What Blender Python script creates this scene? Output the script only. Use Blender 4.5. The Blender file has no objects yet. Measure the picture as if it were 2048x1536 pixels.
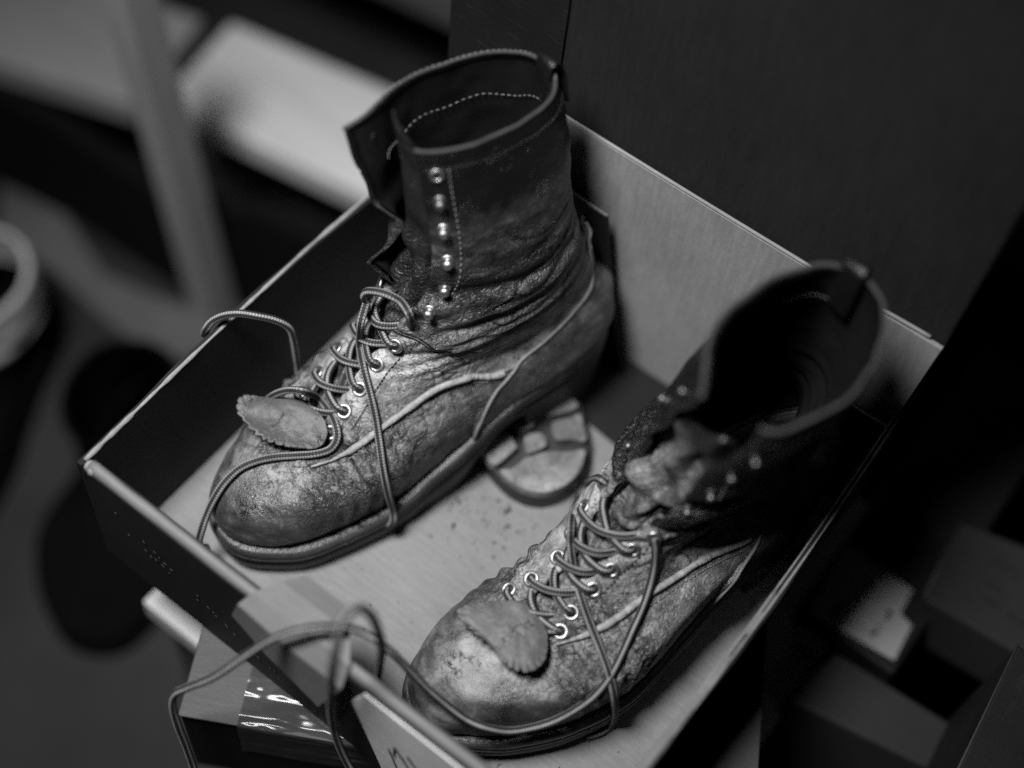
import bpy, bmesh, math, random
import numpy as np
from mathutils import Vector, Matrix

# ------------------------------------------------------------------ camera, world, lamp
scene = bpy.context.scene
COL = scene.collection
cam_data = bpy.data.cameras.new('camera')
cam = bpy.data.objects.new('camera', cam_data)
COL.objects.link(cam)
CAM_POS = np.array([0.41035902, -0.22030885, 0.88844476])
CAM_FOCAL = 3000.0 / 2048.0


def euler_matrix(rx, ry, rz):
    cx, sx, cy, sy, cz, sz = (math.cos(rx), math.sin(rx), math.cos(ry), math.sin(ry), math.cos(rz), math.sin(rz))
    X = np.array([[1, 0, 0], [0, cx, -sx], [0, sx, cx]])
    Y = np.array([[cy, 0, sy], [0, 1, 0], [-sy, 0, cy]])
    Z = np.array([[cz, -sz, 0], [sz, cz, 0], [0, 0, 1]])
    return Z @ Y @ X


CAM_ROT = euler_matrix(0.56276885, -0.07494053, 0.64964661)
m = Matrix([list(CAM_ROT[i]) + [CAM_POS[i]] for i in range(3)] + [[0, 0, 0, 1]])
cam.matrix_world = m
cam_data.sensor_width = 36.0
cam_data.lens = 36.0 * CAM_FOCAL
cam_data.clip_start = 0.02
cam_data.clip_end = 50.0
cam_data.dof.use_dof = True
cam_data.dof.focus_distance = 0.90
cam_data.dof.aperture_fstop = 1.45
cam_data.dof.aperture_blades = 0
scene.camera = cam

world = bpy.data.worlds.new('World')
scene.world = world
world.use_nodes = True
bg = world.node_tree.nodes['Background']
bg.inputs[0].default_value = (1, 1, 1, 1)
bg.inputs[1].default_value = 0.001

scene.view_settings.view_transform = 'Standard'
scene.view_settings.look = 'None'
scene.view_settings.exposure = -0.25
scene.view_settings.gamma = 1.0
scene.cycles.use_denoising = False
scene.cycles.use_adaptive_sampling = False
scene.cycles.sample_clamp_direct = 5.0
scene.cycles.sample_clamp_indirect = 1.0


def area_lamp(name, pos, target, size, power, spread=180):
    d = bpy.data.lights.new(name, 'AREA')
    d.shape = 'DISK'
    d.size = size
    d.energy = power
    d.spread = math.radians(spread)
    o = bpy.data.objects.new(name, d)
    COL.objects.link(o)
    o.location = pos
    o.rotation_euler = (Vector(target) - Vector(pos)).to_track_quat('-Z', 'Y').to_euler()
    return o


area_lamp('ceiling_lamp', (-0.01, -0.23, 1.34), (0.06, 0.16, 0.0), 0.32, 6.0, 66)

# ------------------------------------------------------------------ helpers
RNG = np.random.default_rng(7)


def tag(o, label=None, category=None, group=None, kind=None):
    if label: o['label'] = label
    if category: o['category'] = category
    if group: o['group'] = group
    if kind: o['kind'] = kind
    return o


def empty(name, loc=(0, 0, 0), rotz=0.0):
    o = bpy.data.objects.new(name, None)
    COL.objects.link(o)
    o.empty_display_size = 0.02
    o.location = loc
    o.rotation_euler = (0, 0, rotz)
    return o


def mesh_obj(name, verts, faces, mat, parent=None, smooth=True, uvs=None, attrs=None):
    me = bpy.data.meshes.new(name)
    me.from_pydata([tuple(map(float, v)) for v in verts], [], [tuple(map(int, f)) for f in faces])
    if uvs is not None:
        uvl = me.uv_layers.new(name='UVMap')
        li = np.empty(len(me.loops), dtype=np.int32)
        me.loops.foreach_get('vertex_index', li)
        uvl.data.foreach_set('uv', np.asarray(uvs, dtype=np.float32)[li].ravel())
    for k, a in (attrs or {}).items():
        at = me.attributes.new(k, 'FLOAT', 'POINT')
        at.data.foreach_set('value', np.asarray(a, dtype=np.float32).ravel())
    if smooth:
        me.polygons.foreach_set('use_smooth', [True] * len(me.polygons))
    me.materials.append(mat)
    me.update()
    o = bpy.data.objects.new(name, me)
    COL.objects.link(o)
    if parent is not None:
        o.parent = parent
    return o


class Soup:
    """collects several shapes into one mesh"""

    def __init__(self):
        self.v, self.f, self.n = [], [], 0
        self.uv = []

    def add(self, v, f, uv=None):
        v = np.asarray(v, float)
        self.v.append(v)
        self.f += [tuple(i + self.n for i in q) for q in f]
        self.uv.append(np.zeros((len(v), 2)) if uv is None else np.asarray(uv))
        self.n += len(v)

    def build(self, name, mat, parent=None, smooth=True):
        return mesh_obj(name, np.concatenate(self.v), self.f, mat, parent, smooth, np.concatenate(self.uv))


def grid_faces(nu, nv, wrap_u=False, flip=False):
    """faces of a grid stored row by row: index = j*nu + i, j < nv"""
    i = np.arange(nu if wrap_u else nu - 1)
    j = np.arange(nv - 1)
    I, J = np.meshgrid(i, j)
    I2 = (I + 1) % nu
    a, b, c, d = J * nu + I, J * nu + I2, (J + 1) * nu + I2, (J + 1) * nu + I
    q = np.stack([a, b, c, d] if not flip else [a, d, c, b], -1).reshape(-1, 4)
    return q.tolist()


def spline(pts, n, closed=False):
    """Catmull-Rom through points, n samples even in arc length"""
    p = np.asarray(pts, float)
    if len(p) == 2:
        return p[0] + (p[1] - p[0]) * np.linspace(0, 1, n)[:, None]
    if closed:
        q = np.vstack([p[-1:], p, p[:2]])
    else:
        q = np.vstack([2 * p[0] - p[1], p, 2 * p[-1] - p[-2]])
    out = []
    for k in range(1, len(q) - 2):
        t = np.linspace(0, 1, 24, endpoint=False)[:, None]
        a, b, c, d = q[k - 1], q[k], q[k + 1], q[k + 2]
        out.append(0.5 * (2 * b + (c - a) * t + (2 * a - 5 * b + 4 * c - d) * t ** 2 + (3 * b - a - 3 * c + d) * t ** 3))
    out = np.vstack(out + [q[-2][None] if not closed else p[:1]])
    s = np.concatenate([[0], np.cumsum(np.linalg.norm(np.diff(out, axis=0), axis=1))])
    u = np.linspace(0, s[-1], n)
    return np.stack([np.interp(u, s, out[:, i]) for i in range(out.shape[1])], 1)


def tube_data(path, r, nseg=10, caps=True, squash=None):
    """round tube along a polyline; uv = (length / circumference, around)"""
    p = np.asarray(path, float)
    n = len(p)
    rr = np.full(n, r) if np.isscalar(r) else np.asarray(r, float)
    t = np.gradient(p, axis=0)
    t /= np.linalg.norm(t, axis=1)[:, None] + 1e-12
    ref = np.array([0, 0, 1.0]) if abs(t[0, 2]) < 0.9 else np.array([1.0, 0, 0])
    u = np.cross(ref, t[0]); u /= np.linalg.norm(u)
    U = [u]
    for i in range(1, n):
        u = U[-1] - t[i] * (U[-1] @ t[i])
        U.append(u / (np.linalg.norm(u) + 1e-12))
    U = np.array(U); V = np.cross(t, U)
    a = np.linspace(0, 2 * np.pi, nseg + 1)
    L = np.concatenate([[0], np.cumsum(np.linalg.norm(np.diff(p, axis=0), axis=1))])
    sq = squash or (1, 1)
    v = p[:, None] + rr[:, None, None] * (sq[0] * np.cos(a)[None, :, None] * U[:, None] + sq[1] * np.sin(a)[None, :, None] * V[:, None])
    rmean = rr.mean()
    uv = np.stack(np.broadcast_arrays((L / (2 * np.pi * rmean))[:, None], (a / (2 * np.pi))[None, :]), -1)
    f = grid_faces(nseg + 1, n)
    v = v.reshape(-1, 3); uv = uv.reshape(-1, 2)
    if caps:
        f.append(tuple(range(nseg)[::-1]))
        f.append(tuple((n - 1) * (nseg + 1) + i for i in range(nseg)))
    return v, f, uv


def tube(name, path, r, mat, parent=None, nseg=10, squash=None):
    v, f, uv = tube_data(path, r, nseg, True, squash)
    return mesh_obj(name, v, f, mat, parent, True, uv)


def board_data(a, b, c, thick, nu=2, nv=2, warp=None):
    """slab spanned by corner a and edges (b-a), (c-a), thick along the normal; warp(u,v)->offset along normal"""
    a, b, c = (np.asarray(x, float) for x in (a, b, c))
    nrm = np.cross(b - a, c - a); nrm /= np.linalg.norm(nrm)
    u = np.linspace(0, 1, nu); w = np.linspace(0, 1, nv)
    U, W_ = np.meshgrid(u, w)
    P = a + U[..., None] * (b - a) + W_[..., None] * (c - a)
    if warp is not None:
        P = P + warp(U, W_)[..., None] * nrm
    top = P + nrm * thick
    v = np.concatenate([P.reshape(-1, 3), top.reshape(-1, 3)])
    n = nu * nv
    f = grid_faces(nu, nv, flip=True) + [tuple(i + n for i in q) for q in grid_faces(nu, nv)]
    rim = [i for i in range(nu)] + [j * nu + nu - 1 for j in range(1, nv)] + [(nv - 1) * nu + i for i in range(nu - 2, -1, -1)] + [j * nu for j in range(nv - 2, 0, -1)]
    for k in range(len(rim)):
        i, j = rim[k], rim[(k + 1) % len(rim)]
        f.append((i, j, j + n, i + n))
    return v, f


def board(name, a, b, c, thick, mat, parent=None, nu=2, nv=2, warp=None, smooth=False):
    v, f = board_data(a, b, c, thick, nu, nv, warp)
    return mesh_obj(name, v, f, mat, parent, smooth)


def poly_slab(name, outline, z0, z1, mat, parent=None, bevel=0.0):
    """vertical prism over an outline (counter-clockwise in x,y)"""
    o = np.asarray(outline, float)
    n = len(o)
    v = np.vstack([np.c_[o, np.full(n, z0)], np.c_[o, np.full(n, z1)]])
    f = [tuple(range(n))[::-1], tuple(range(n, 2 * n))] + [(i, (i + 1) % n, n + (i + 1) % n, n + i) for i in range(n)]
    ob = mesh_obj(name, v, f, mat, parent, False)
    if bevel:
        mod = ob.modifiers.new('bevel', 'BEVEL'); mod.width = bevel; mod.segments = 2
    return ob


# value noise for shapes
_TAB = np.random.default_rng(3).random((64, 64, 64)) * 2 - 1


def vnoise(p, scale):
    q = np.asarray(p, float) * scale + 100.3
    i = np.floor(q).astype(int); f = q - i
    f = f * f * (3 - 2 * f)
    r = 0
    for dx in (0, 1):
        for dy in (0, 1):
            for dz in (0, 1):
                w = (f[..., 0] if dx else 1 - f[..., 0]) * (f[..., 1] if dy else 1 - f[..., 1]) * (f[..., 2] if dz else 1 - f[..., 2])
                r = r + w * _TAB[(i[..., 0] + dx) % 64, (i[..., 1] + dy) % 64, (i[..., 2] + dz) % 64]
    return r


def sstep(a, b, x):
    t = np.clip((np.asarray(x, float) - a) / (b - a), 0, 1)
    return t * t * (3 - 2 * t)


# ------------------------------------------------------------------ materials
class NT:
    def __init__(self, name):
        self.m = bpy.data.materials.new(name)
        self.m.use_nodes = True
        self.t = self.m.node_tree
        self.b = self.t.nodes['Principled BSDF']
        self.out = self.t.nodes['Material Output']

    def n(self, kind, **kw):
        nd = self.t.nodes.new(kind)
        for k, v in kw.items():
            if k.startswith('i_'):
                nd.inputs[k[2:].replace('_', ' ')].default_value = v
            else:
                setattr(nd, k, v)
        return nd

    def link(self, a, b):
        self.t.links.new(a, b)

    def coord(self, kind='Object', scale=(1, 1, 1)):
        tc = self.n('ShaderNodeTexCoord')
        mp = self.n('ShaderNodeMapping')
        mp.inputs['Scale'].default_value = scale
        self.link(tc.outputs[kind], mp.inputs['Vector'])
        return mp.outputs[0]

    def noise(self, vec, scale, detail=4, rough=0.55, dist=0.0):
        nd = self.n('ShaderNodeTexNoise')
        nd.inputs['Scale'].default_value = scale
        nd.inputs['Detail'].default_value = detail
        nd.inputs['Roughness'].default_value = rough
        nd.inputs['Distortion'].default_value = dist
        self.link(vec, nd.inputs['Vector'])
        return nd.outputs['Fac']

    def ramp(self, fac, stops):
        nd = self.n('ShaderNodeValToRGB')
        cr = nd.color_ramp
        while len(cr.elements) < len(stops): cr.elements.new(0.5)
        for e, (p, c) in zip(cr.elements, stops):
            e.position = p
            e.color = (c, c, c, 1)
        self.link(fac, nd.inputs[0])
        return nd.outputs[0]

    def math(self, op, a, b=None, c=None, clamp=False):
        nd = self.n('ShaderNodeMath', operation=op)
        nd.use_clamp = clamp
        for i, x in enumerate((a, b, c)):
            if x is None: continue
            if isinstance(x, (int, float)): nd.inputs[i].default_value = x
            else: self.link(x, nd.inputs[i])
        return nd.outputs[0]

    def mix(self, fac, a, b):
        """scalar mix"""
        nd = self.n('ShaderNodeMix', data_type='FLOAT')
        for i, x in zip((0, 2, 3), (fac, a, b)):
            if isinstance(x, (int, float)): nd.inputs[i].default_value = x
            else: self.link(x, nd.inputs[i])
        return nd.outputs[0]

    def attr(self, name):
        nd = self.n('ShaderNodeAttribute', attribute_name=name)
        return nd.outputs['Fac']

    def grey(self, val):
        nd = self.n('ShaderNodeCombineColor')
        for i in range(3): self.link(val, nd.inputs[i])
        self.link(nd.outputs[0], self.b.inputs['Base Color'])

    def bump(self, h, strength=0.5, dist=0.001):
        nd = self.n('ShaderNodeBump')
        nd.inputs['Strength'].default_value = strength
        nd.inputs['Distance'].default_value = dist
        self.link(h, nd.inputs['Height'])
        self.link(nd.outputs[0], self.b.inputs['Normal'])

    def rough(self, v):
        if isinstance(v, (int, float)): self.b.inputs['Roughness'].default_value = v
        else: self.link(v, self.b.inputs['Roughness'])


def plain(name, c, rough=0.6, metal=0.0, noise_amp=0.25, scale=60, bump=0.0, spec=0.5):
    M = NT(name)
    v = M.coord()
    nz = M.noise(v, scale, 5)
    M.grey(M.math('MULTIPLY', M.math('ADD', M.math('MULTIPLY', nz, 2 * noise_amp), 1 - noise_amp), c))
    M.rough(rough)
    M.b.inputs['Metallic'].default_value = metal
    M.b.inputs['Specular IOR Level'].default_value = spec
    if bump:
        M.bump(M.noise(v, scale * 4, 4), bump, 0.001)
    return M.m


def leather(name, dark=0.05, light=0.30, rough=0.5, crack=0.7, seed=0.0, bias=0.0):
    """worn oiled leather: dusty lighter areas, dark stains, fine cracks; attributes 'tone' (-1..1) and 'crease' (0..1)"""
    M = NT(name)
    tc = M.n('ShaderNodeTexCoord')
    mp = M.n('ShaderNodeMapping')
    mp.inputs['Location'].default_value = (seed, seed * 0.7, seed * 0.3)
    M.link(tc.outputs['Object'], mp.inputs['Vector'])
    v = mp.outputs[0]
    big = M.noise(v, 22, 5, 0.6, 0.3)
    mid = M.noise(v, 90, 6, 0.65, 0.4)
    fine = M.noise(v, 420, 5, 0.7)
    tone = M.attr('tone')
    crease = M.attr('crease')
    t = M.math('ADD', M.math('MULTIPLY', big, 0.80), M.math('MULTIPLY', mid, 0.38))
    t = M.math('ADD', t, M.math('MULTIPLY', fine, 0.50))
    t = M.math('ADD', t, M.math('MULTIPLY', tone, 0.55))
    t = M.math('ADD', t, -0.50 + bias)
    f = M.ramp(t, [(0.0, 0.0), (0.30, 0.10), (0.50, 0.32), (0.70, 0.74), (0.92, 1.0)])
    base = M.mix(f, dark, light)
    # dark flecks and oil spots
    fl = M.noise(v, 260, 3, 0.6)
    fm = M.math('MULTIPLY', M.ramp(fl, [(0.64, 0.0), (0.72, 0.55)]), M.ramp(big, [(0.45, 0.0), (0.6, 0.8)]))
    base = M.mix(fm, base, dark * 0.6)
    # cracks: fine, drawn out along one direction and broken up
    sm = M.n('ShaderNodeMapping'); sm.inputs['Scale'].default_value = (1.0, 0.55, 0.8); sm.inputs['Rotation'].default_value = (0.3, 0.2, 0.6)
    M.link(v, sm.inputs['Vector'])
    dn = M.n('ShaderNodeTexNoise'); dn.inputs['Scale'].default_value = 120; dn.inputs['Detail'].default_value = 6; dn.inputs['Roughness'].default_value = 0.7
    M.link(v, dn.inputs['Vector'])
    vm = M.n('ShaderNodeVectorMath', operation='MULTIPLY_ADD')
    M.link(dn.outputs['Color'], vm.inputs[0]); vm.inputs[1].default_value = (0.016,) * 3; M.link(sm.outputs[0], vm.inputs[2])
    vo = M.n('ShaderNodeTexVoronoi', feature='DISTANCE_TO_EDGE')
    vo.inputs['Scale'].default_value = 210
    M.link(vm.outputs[0], vo.inputs['Vector'])
    ck = M.ramp(vo.outputs['Distance'], [(0.0, 1.0), (0.07, 0.0)])
    cmask = M.math('ADD', M.ramp(M.noise(v, 48, 4, 0.6), [(0.54, 0.0), (0.68, 1.0)]), M.math('MULTIPLY', crease, 0.55), clamp=True)
    cmask = M.math('MULTIPLY', cmask, M.ramp(M.noise(v, 160, 3, 0.6), [(0.42, 0.0), (0.58, 1.0)]))
    ck = M.math('MULTIPLY', M.math('MULTIPLY', ck, cmask), crack)
    base = M.mix(ck, base, dark * 0.35)
    M.grey(base)
    M.rough(M.math('ADD', M.mix(f, rough - 0.10, rough + 0.10), M.math('MULTIPLY', M.math('ADD', fine, -0.5), 0.25)))
    M.b.inputs['Specular IOR Level'].default_value = 0.55
    wr = M.n('ShaderNodeTexWave', wave_type='BANDS', bands_direction='DIAGONAL')
    wr.inputs['Scale'].default_value = 70; wr.inputs['Distortion'].default_value = 14; wr.inputs['Detail'].default_value = 4
    wr.inputs['Detail Scale'].default_value = 2.2
    M.link(v, wr.inputs['Vector'])
    h = M.math('ADD', M.math('MULTIPLY', fine, 0.24), M.math('MULTIPLY', mid, 0.40))
    h = M.math('ADD', h, M.math('MULTIPLY', M.noise(v, 1100, 3, 0.6), 0.12))
    h = M.math('ADD', h, M.math('MULTIPLY', M.math('MULTIPLY', wr.outputs['Fac'], M.math('ADD', crease, 0.03)), 0.55))
    h = M.math('SUBTRACT', h, M.math('MULTIPLY', ck, 0.9))
    M.bump(h, 0.95, 0.0016)
    return M.m


def cardboard(name, c, speck=0.0, streak_axis=0, contrast=0.25, rough=0.8, dirt=0.0):
    M = NT(name)
    v = M.coord()
    sc = [40, 40, 40]; sc[streak_axis] = 5
    vs = M.coord('Object', tuple(sc))
    big = M.noise(v, 14, 4, 0.6)
    fib = M.noise(v, 500, 4, 0.7)
    strk = M.noise(vs, 9, 5, 0.6)
    t = M.math('ADD', M.math('MULTIPLY', big, 0.8), M.math('ADD', M.math('MULTIPLY', fib, 0.7), M.math('MULTIPLY', strk, 0.9)))
    t = M.math('ADD', M.math('MULTIPLY', M.math('ADD', t, -1.2), contrast * 1.6), 1.0)
    base = M.math('MULTIPLY', t, c)
    if dirt:
        sp = M.noise(v, 210, 3, 0.6)
        mk = M.ramp(M.noise(v, 18, 3), [(0.50, 0.0), (0.64, 1.0)])
        s = M.math('MULTIPLY', M.ramp(sp, [(0.64, 0.0), (0.70, 1.0)]), mk)
        base = M.mix(M.math('MULTIPLY', s, dirt), base, c * 0.12)
    M.grey(base)
    M.rough(rough)
    M.b.inputs['Specular IOR Level'].default_value = 0.3
    M.bump(M.math('ADD', fib, M.math('MULTIPLY', strk, 0.8)), 0.25, 0.0006)
    return M.m


def lace_material(name, light=0.27, dark=0.012):
    """round braided lace: pale edges, dark core stripe, chevron braid"""
    M = NT(name)
    uvn = M.n('ShaderNodeTexCoord').outputs['UV']
    sp = M.n('ShaderNodeSeparateXYZ'); M.link(uvn, sp.inputs[0])
    u, v = sp.outputs[0], sp.outputs[1]
    # stripes around: four bands
    s4 = M.math('ABSOLUTE', M.math('SUBTRACT', M.math('FRACT', M.math('MULTIPLY', v, 4.0)), 0.5))
    band = M.ramp(s4, [(0.17, 1.0), (0.26, 0.0)])
    zig = M.math('ABSOLUTE', M.math('SUBTRACT', M.math('FRACT', M.math('MULTIPLY', v, 8.0)), 0.5))
    ph = M.math('FRACT', M.math('ADD', M.math('MULTIPLY', u, 9.0), M.math('MULTIPLY', zig, 1.0)))
    br = M.math('ABSOLUTE', M.math('SUBTRACT', ph, 0.5))
    brm = M.ramp(br, [(0.06, 0.0), (0.24, 1.0)])
    dirt = M.noise(M.coord(), 90, 4)
    base = M.mix(band, dark, light)
    base = M.math('MULTIPLY', base, M.math('ADD', M.math('MULTIPLY', brm, 0.7), 0.3))
    base = M.math('MULTIPLY', base, M.math('ADD', M.math('MULTIPLY', dirt, 1.0), 0.45))
    M.grey(base)
    M.rough(0.7)
    M.bump(brm, 0.6, 0.0006)
    return M.m


def wood(name, c, axis=0, contrast=0.5):
    M = NT(name)
    sc = [26, 26, 26]; sc[axis] = 2.0
    v = M.coord('Object', tuple(sc))
    n1 = M.noise(v, 3.0, 6, 0.6, 1.0)
    M.grey(M.math('MULTIPLY', M.math('ADD', M.math('MULTIPLY', M.math('ADD', n1, -0.5), contrast * 2), 1.0), c))
    M.rough(0.6)
    M.bump(n1, 0.2, 0.002)
    return M.m


LEATHER_VAMP = leather('vamp_leather', 0.014, 0.34, 0.42, 0.9, 0.0, 0.0)
LEATHER_QUARTER = leather('quarter_leather', 0.016, 0.46, 0.43, 0.9, 1.7, 0.08)
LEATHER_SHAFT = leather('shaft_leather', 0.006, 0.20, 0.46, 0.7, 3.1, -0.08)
LEATHER_TONGUE = leather('tongue_leather', 0.012, 0.28, 0.48, 0.4, 5.3, 0.0)
LEATHER_KILTIE = leather('kiltie_leather', 0.05, 0.24, 0.6, 0.5, 6.9, 0.0)
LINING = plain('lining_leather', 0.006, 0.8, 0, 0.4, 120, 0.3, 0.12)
PIPING = plain('piping_leather', 0.26, 0.55, 0, 0.8, 260, 0.8)
DARK_PIPING = plain('dark_piping_leather', 0.14, 0.5, 0, 0.6, 200, 0.5)
WELT = leather('welt_leather', 0.025, 0.30, 0.45, 0.5, 8.3, 0.0)
SOLE = plain('sole_rubber', 0.018, 0.5, 0, 0.6, 150, 0.5)
DARK_METAL = plain('dark_hook_metal', 0.22, 0.5, 1.0, 0.5, 300, 0.25)
BRASS = plain('hook_metal', 0.55, 0.42, 1.0, 0.5, 300, 0.25)
THREAD = plain('thread', 0.20, 0.7, 0, 0.3, 300)
LACE = lace_material('braided_lace')
KRAFT = cardboard('kraft_board', 0.175, contrast=0.4, dirt=0.85)
KRAFT_PANEL = cardboard('kraft_panel', 0.22, streak_axis=2, contrast=0.45)


def dark_board(name, c):
    M = NT(name)
    v = M.coord()
    big = M.noise(v, 12, 4, 0.6)
    st = M.noise(M.coord('Object', (30, 4, 260)), 2.4, 5, 0.65)
    st2 = M.noise(M.coord('Object', (4, 4, 300)), 3.1, 4, 0.6, 0.4)
    fib = M.noise(v, 420, 3, 0.7)
    scr = M.math('MULTIPLY', M.ramp(st, [(0.60, 0.0), (0.72, 1.0)]), M.ramp(big, [(0.42, 0.0), (0.62, 1.0)]))
    scr = M.math('ADD', scr, M.math('MULTIPLY', M.ramp(st2, [(0.66, 0.0), (0.70, 1.0)]), 0.6), clamp=True)
    base = M.math('MULTIPLY', M.math('ADD', M.math('MULTIPLY', big, 0.9), M.math('MULTIPLY', fib, 0.7)), c)
    base = M.mix(M.math('MULTIPLY', scr, 0.5), base, 0.07)
    M.grey(base)
    M.rough(M.mix(big, 0.5, 0.8))
    M.b.inputs['Specular IOR Level'].default_value = 0.22
    M.bump(M.math('ADD', fib, M.math('MULTIPLY', st, 1.2)), 0.3, 0.0008)
    return M.m


BOX_DARK = dark_board('dark_printed_board', 0.012)
BOX_LID = cardboard('dark_lid_board', 0.011, streak_axis=2, contrast=0.8)
BOX_EDGE = cardboard('raw_board_edge', 0.22, contrast=0.5)
FRONT_LIP = cardboard('front_lip_board', 0.15, contrast=0.35, rough=0.6)
BOX_TAB = cardboard('lock_tab_board', 0.13, contrast=0.25, rough=0.55)
_t = NT('clear_tape')
_t.b.inputs['Base Color'].default_value = (0.05, 0.05, 0.05, 1)
_t.b.inputs['Roughness'].default_value = 0.09
_t.b.inputs['Specular IOR Level'].default_value = 0.9
_t.b.inputs['Alpha'].default_value = 0.55
TAPE = _t.m
KRAFT_PATCH = cardboard('kraft_patch_paper', 0.62, contrast=0.35, dirt=0.6)
INK = plain('ink', 0.015, 0.8, 0, 0.2)
DUSTY_RUBBER = leather('dusty_rubber', 0.03, 0.60, 0.8, 0.2, 11.0, 0.06)
DIRT = plain('dirt', 0.03, 0.9, 0, 0.5, 300)
BOX_TOP = cardboard('carton_top_board', 0.05, contrast=0.3, rough=0.5)
GREY_STRIP = cardboard('grey_strip_board', 0.018, contrast=0.4)
PRINT_BOARD = cardboard('print_board', 0.021, contrast=0.4)
LABEL_PAPER = cardboard('label_paper', 0.30, contrast=0.4)
PALE_WOOD = wood('pale_wood', 0.50, 0, 0.15)
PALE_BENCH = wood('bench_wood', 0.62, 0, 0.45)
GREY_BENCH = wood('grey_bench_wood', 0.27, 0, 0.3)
GREY_POST = wood('post_wood', 0.34, 2, 0.35)
DARK_WOOD = wood('dark_wood', 0.05, 2, 0.3)
DARK_PANEL = wood('dark_panel', 0.09, 0, 0.3)
BLACK_PANEL = plain('black_panel', 0.005, 0.9, spec=0.1)
BLACK_RUBBER = plain('black_rubber', 0.0035, 0.9, 0, 0.3, spec=0.03)
PALE_CUFF = plain('pale_cuff', 0.50, 0.7, 0, 0.4, 60)
FLOOR = plain('floor_concrete', 0.027, 0.9, 0, 0.9, 4, spec=0.1)
FLOOR_LIGHT = plain('painted_floor_light', 0.10, 0.9, 0, 0.5, 8, spec=0.1)  # paler floor colour, lamplight painted into it
ROOM_WALL = plain('room_wall', 0.010, 0.9, 0, 0.3, 6)
RIM_LEATHER = plain('rim_leather', 0.045, 0.8, 0, 0.5, 120, 0.2, 0.15)
HOLE = plain('eyelet_dark', 0.006, 0.9, 0, 0.1)
# ------------------------------------------------------------------ the boot
def pchip(x, y):
    x = np.asarray(x, float); y = np.asarray(y, float)
    h = np.diff(x); d = np.diff(y) / h
    mm = np.zeros(len(x))
    for i in range(1, len(x) - 1):
        if d[i - 1] * d[i] > 0:
            w1, w2 = 2 * h[i] + h[i - 1], h[i] + 2 * h[i - 1]
            mm[i] = (w1 + w2) / (w1 / d[i - 1] + w2 / d[i])
    mm[0], mm[-1] = d[0], d[-1]

    def f(q):
        q = np.clip(np.asarray(q, float), x[0], x[-1])
        i = np.clip(np.searchsorted(x, q) - 1, 0, len(x) - 2)
        t = (q - x[i]) / h[i]
        return (y[i] * (1 + 2 * t) * (1 - t) ** 2 + mm[i] * h[i] * t * (1 - t) ** 2 + y[i + 1] * t * t * (3 - 2 * t) + mm[i + 1] * h[i] * t * t * (t - 1))
    return f


#            zF    aF    zB    aB    width scale / shaft blend / shaft half width
PROFILE = [
    (0.030, 0.288, 0.072, 0.010, 0.97, 0.0, 0.036),
    (0.040, 0.2925, 0.078, 0.007, 1.03, 0.0, 0.036),
    (0.052, 0.290, 0.085, 0.004, 1.04, 0.0, 0.036),
    (0.065, 0.276, 0.093, 0.004, 1.00, 0.0, 0.036),
    (0.0735, 0.253, 0.101, 0.003, 0.93, 0.05, 0.036),
    (0.081, 0.229, 0.108, 0.009, 0.86, 0.15, 0.036),
    (0.092, 0.207, 0.118, 0.015, 0.80, 0.35, 0.036),
    (0.106, 0.187, 0.131, 0.021, 0.78, 0.60, 0.037),
    (0.123, 0.170, 0.146, 0.025, 0.78, 0.85, 0.038),
    (0.145, 0.158, 0.165, 0.030, 0.78, 1.0, 0.038),
    (0.172, 0.151, 0.188, 0.034, 0.78, 1.0, 0.037),
    (0.205, 0.150, 0.215, 0.036, 0.78, 1.0, 0.036),
    (0.238, 0.152, 0.243, 0.038, 0.78, 1.0, 0.034),
    (0.268, 0.156, 0.272, 0.042, 0.78, 1.0, 0.032),
]
TOP = len(PROFILE) - 1
HALF_WIDTH = pchip([-0.01, 0.0, 0.03, 0.07, 0.11, 0.15, 0.20, 0.245, 0.275, 0.30], [0.030, 0.033, 0.037, 0.036, 0.034, 0.039, 0.0500, 0.0520, 0.0485, 0.046])
SEAT = pchip([-0.01, 0.0, 0.075, 0.11, 0.15, 0.19, 0.25, 0.30], [0.072, 0.072, 0.070, 0.060, 0.043, 0.030, 0.028, 0.033])   # height of the feather line

LEAN = pchip([0.0, 0.055, 0.09, 0.13, 0.17, 0.27, 0.32], [0.0, 0.0, 0.17, 0.32, 0.48, 1.0, 1.25])


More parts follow.
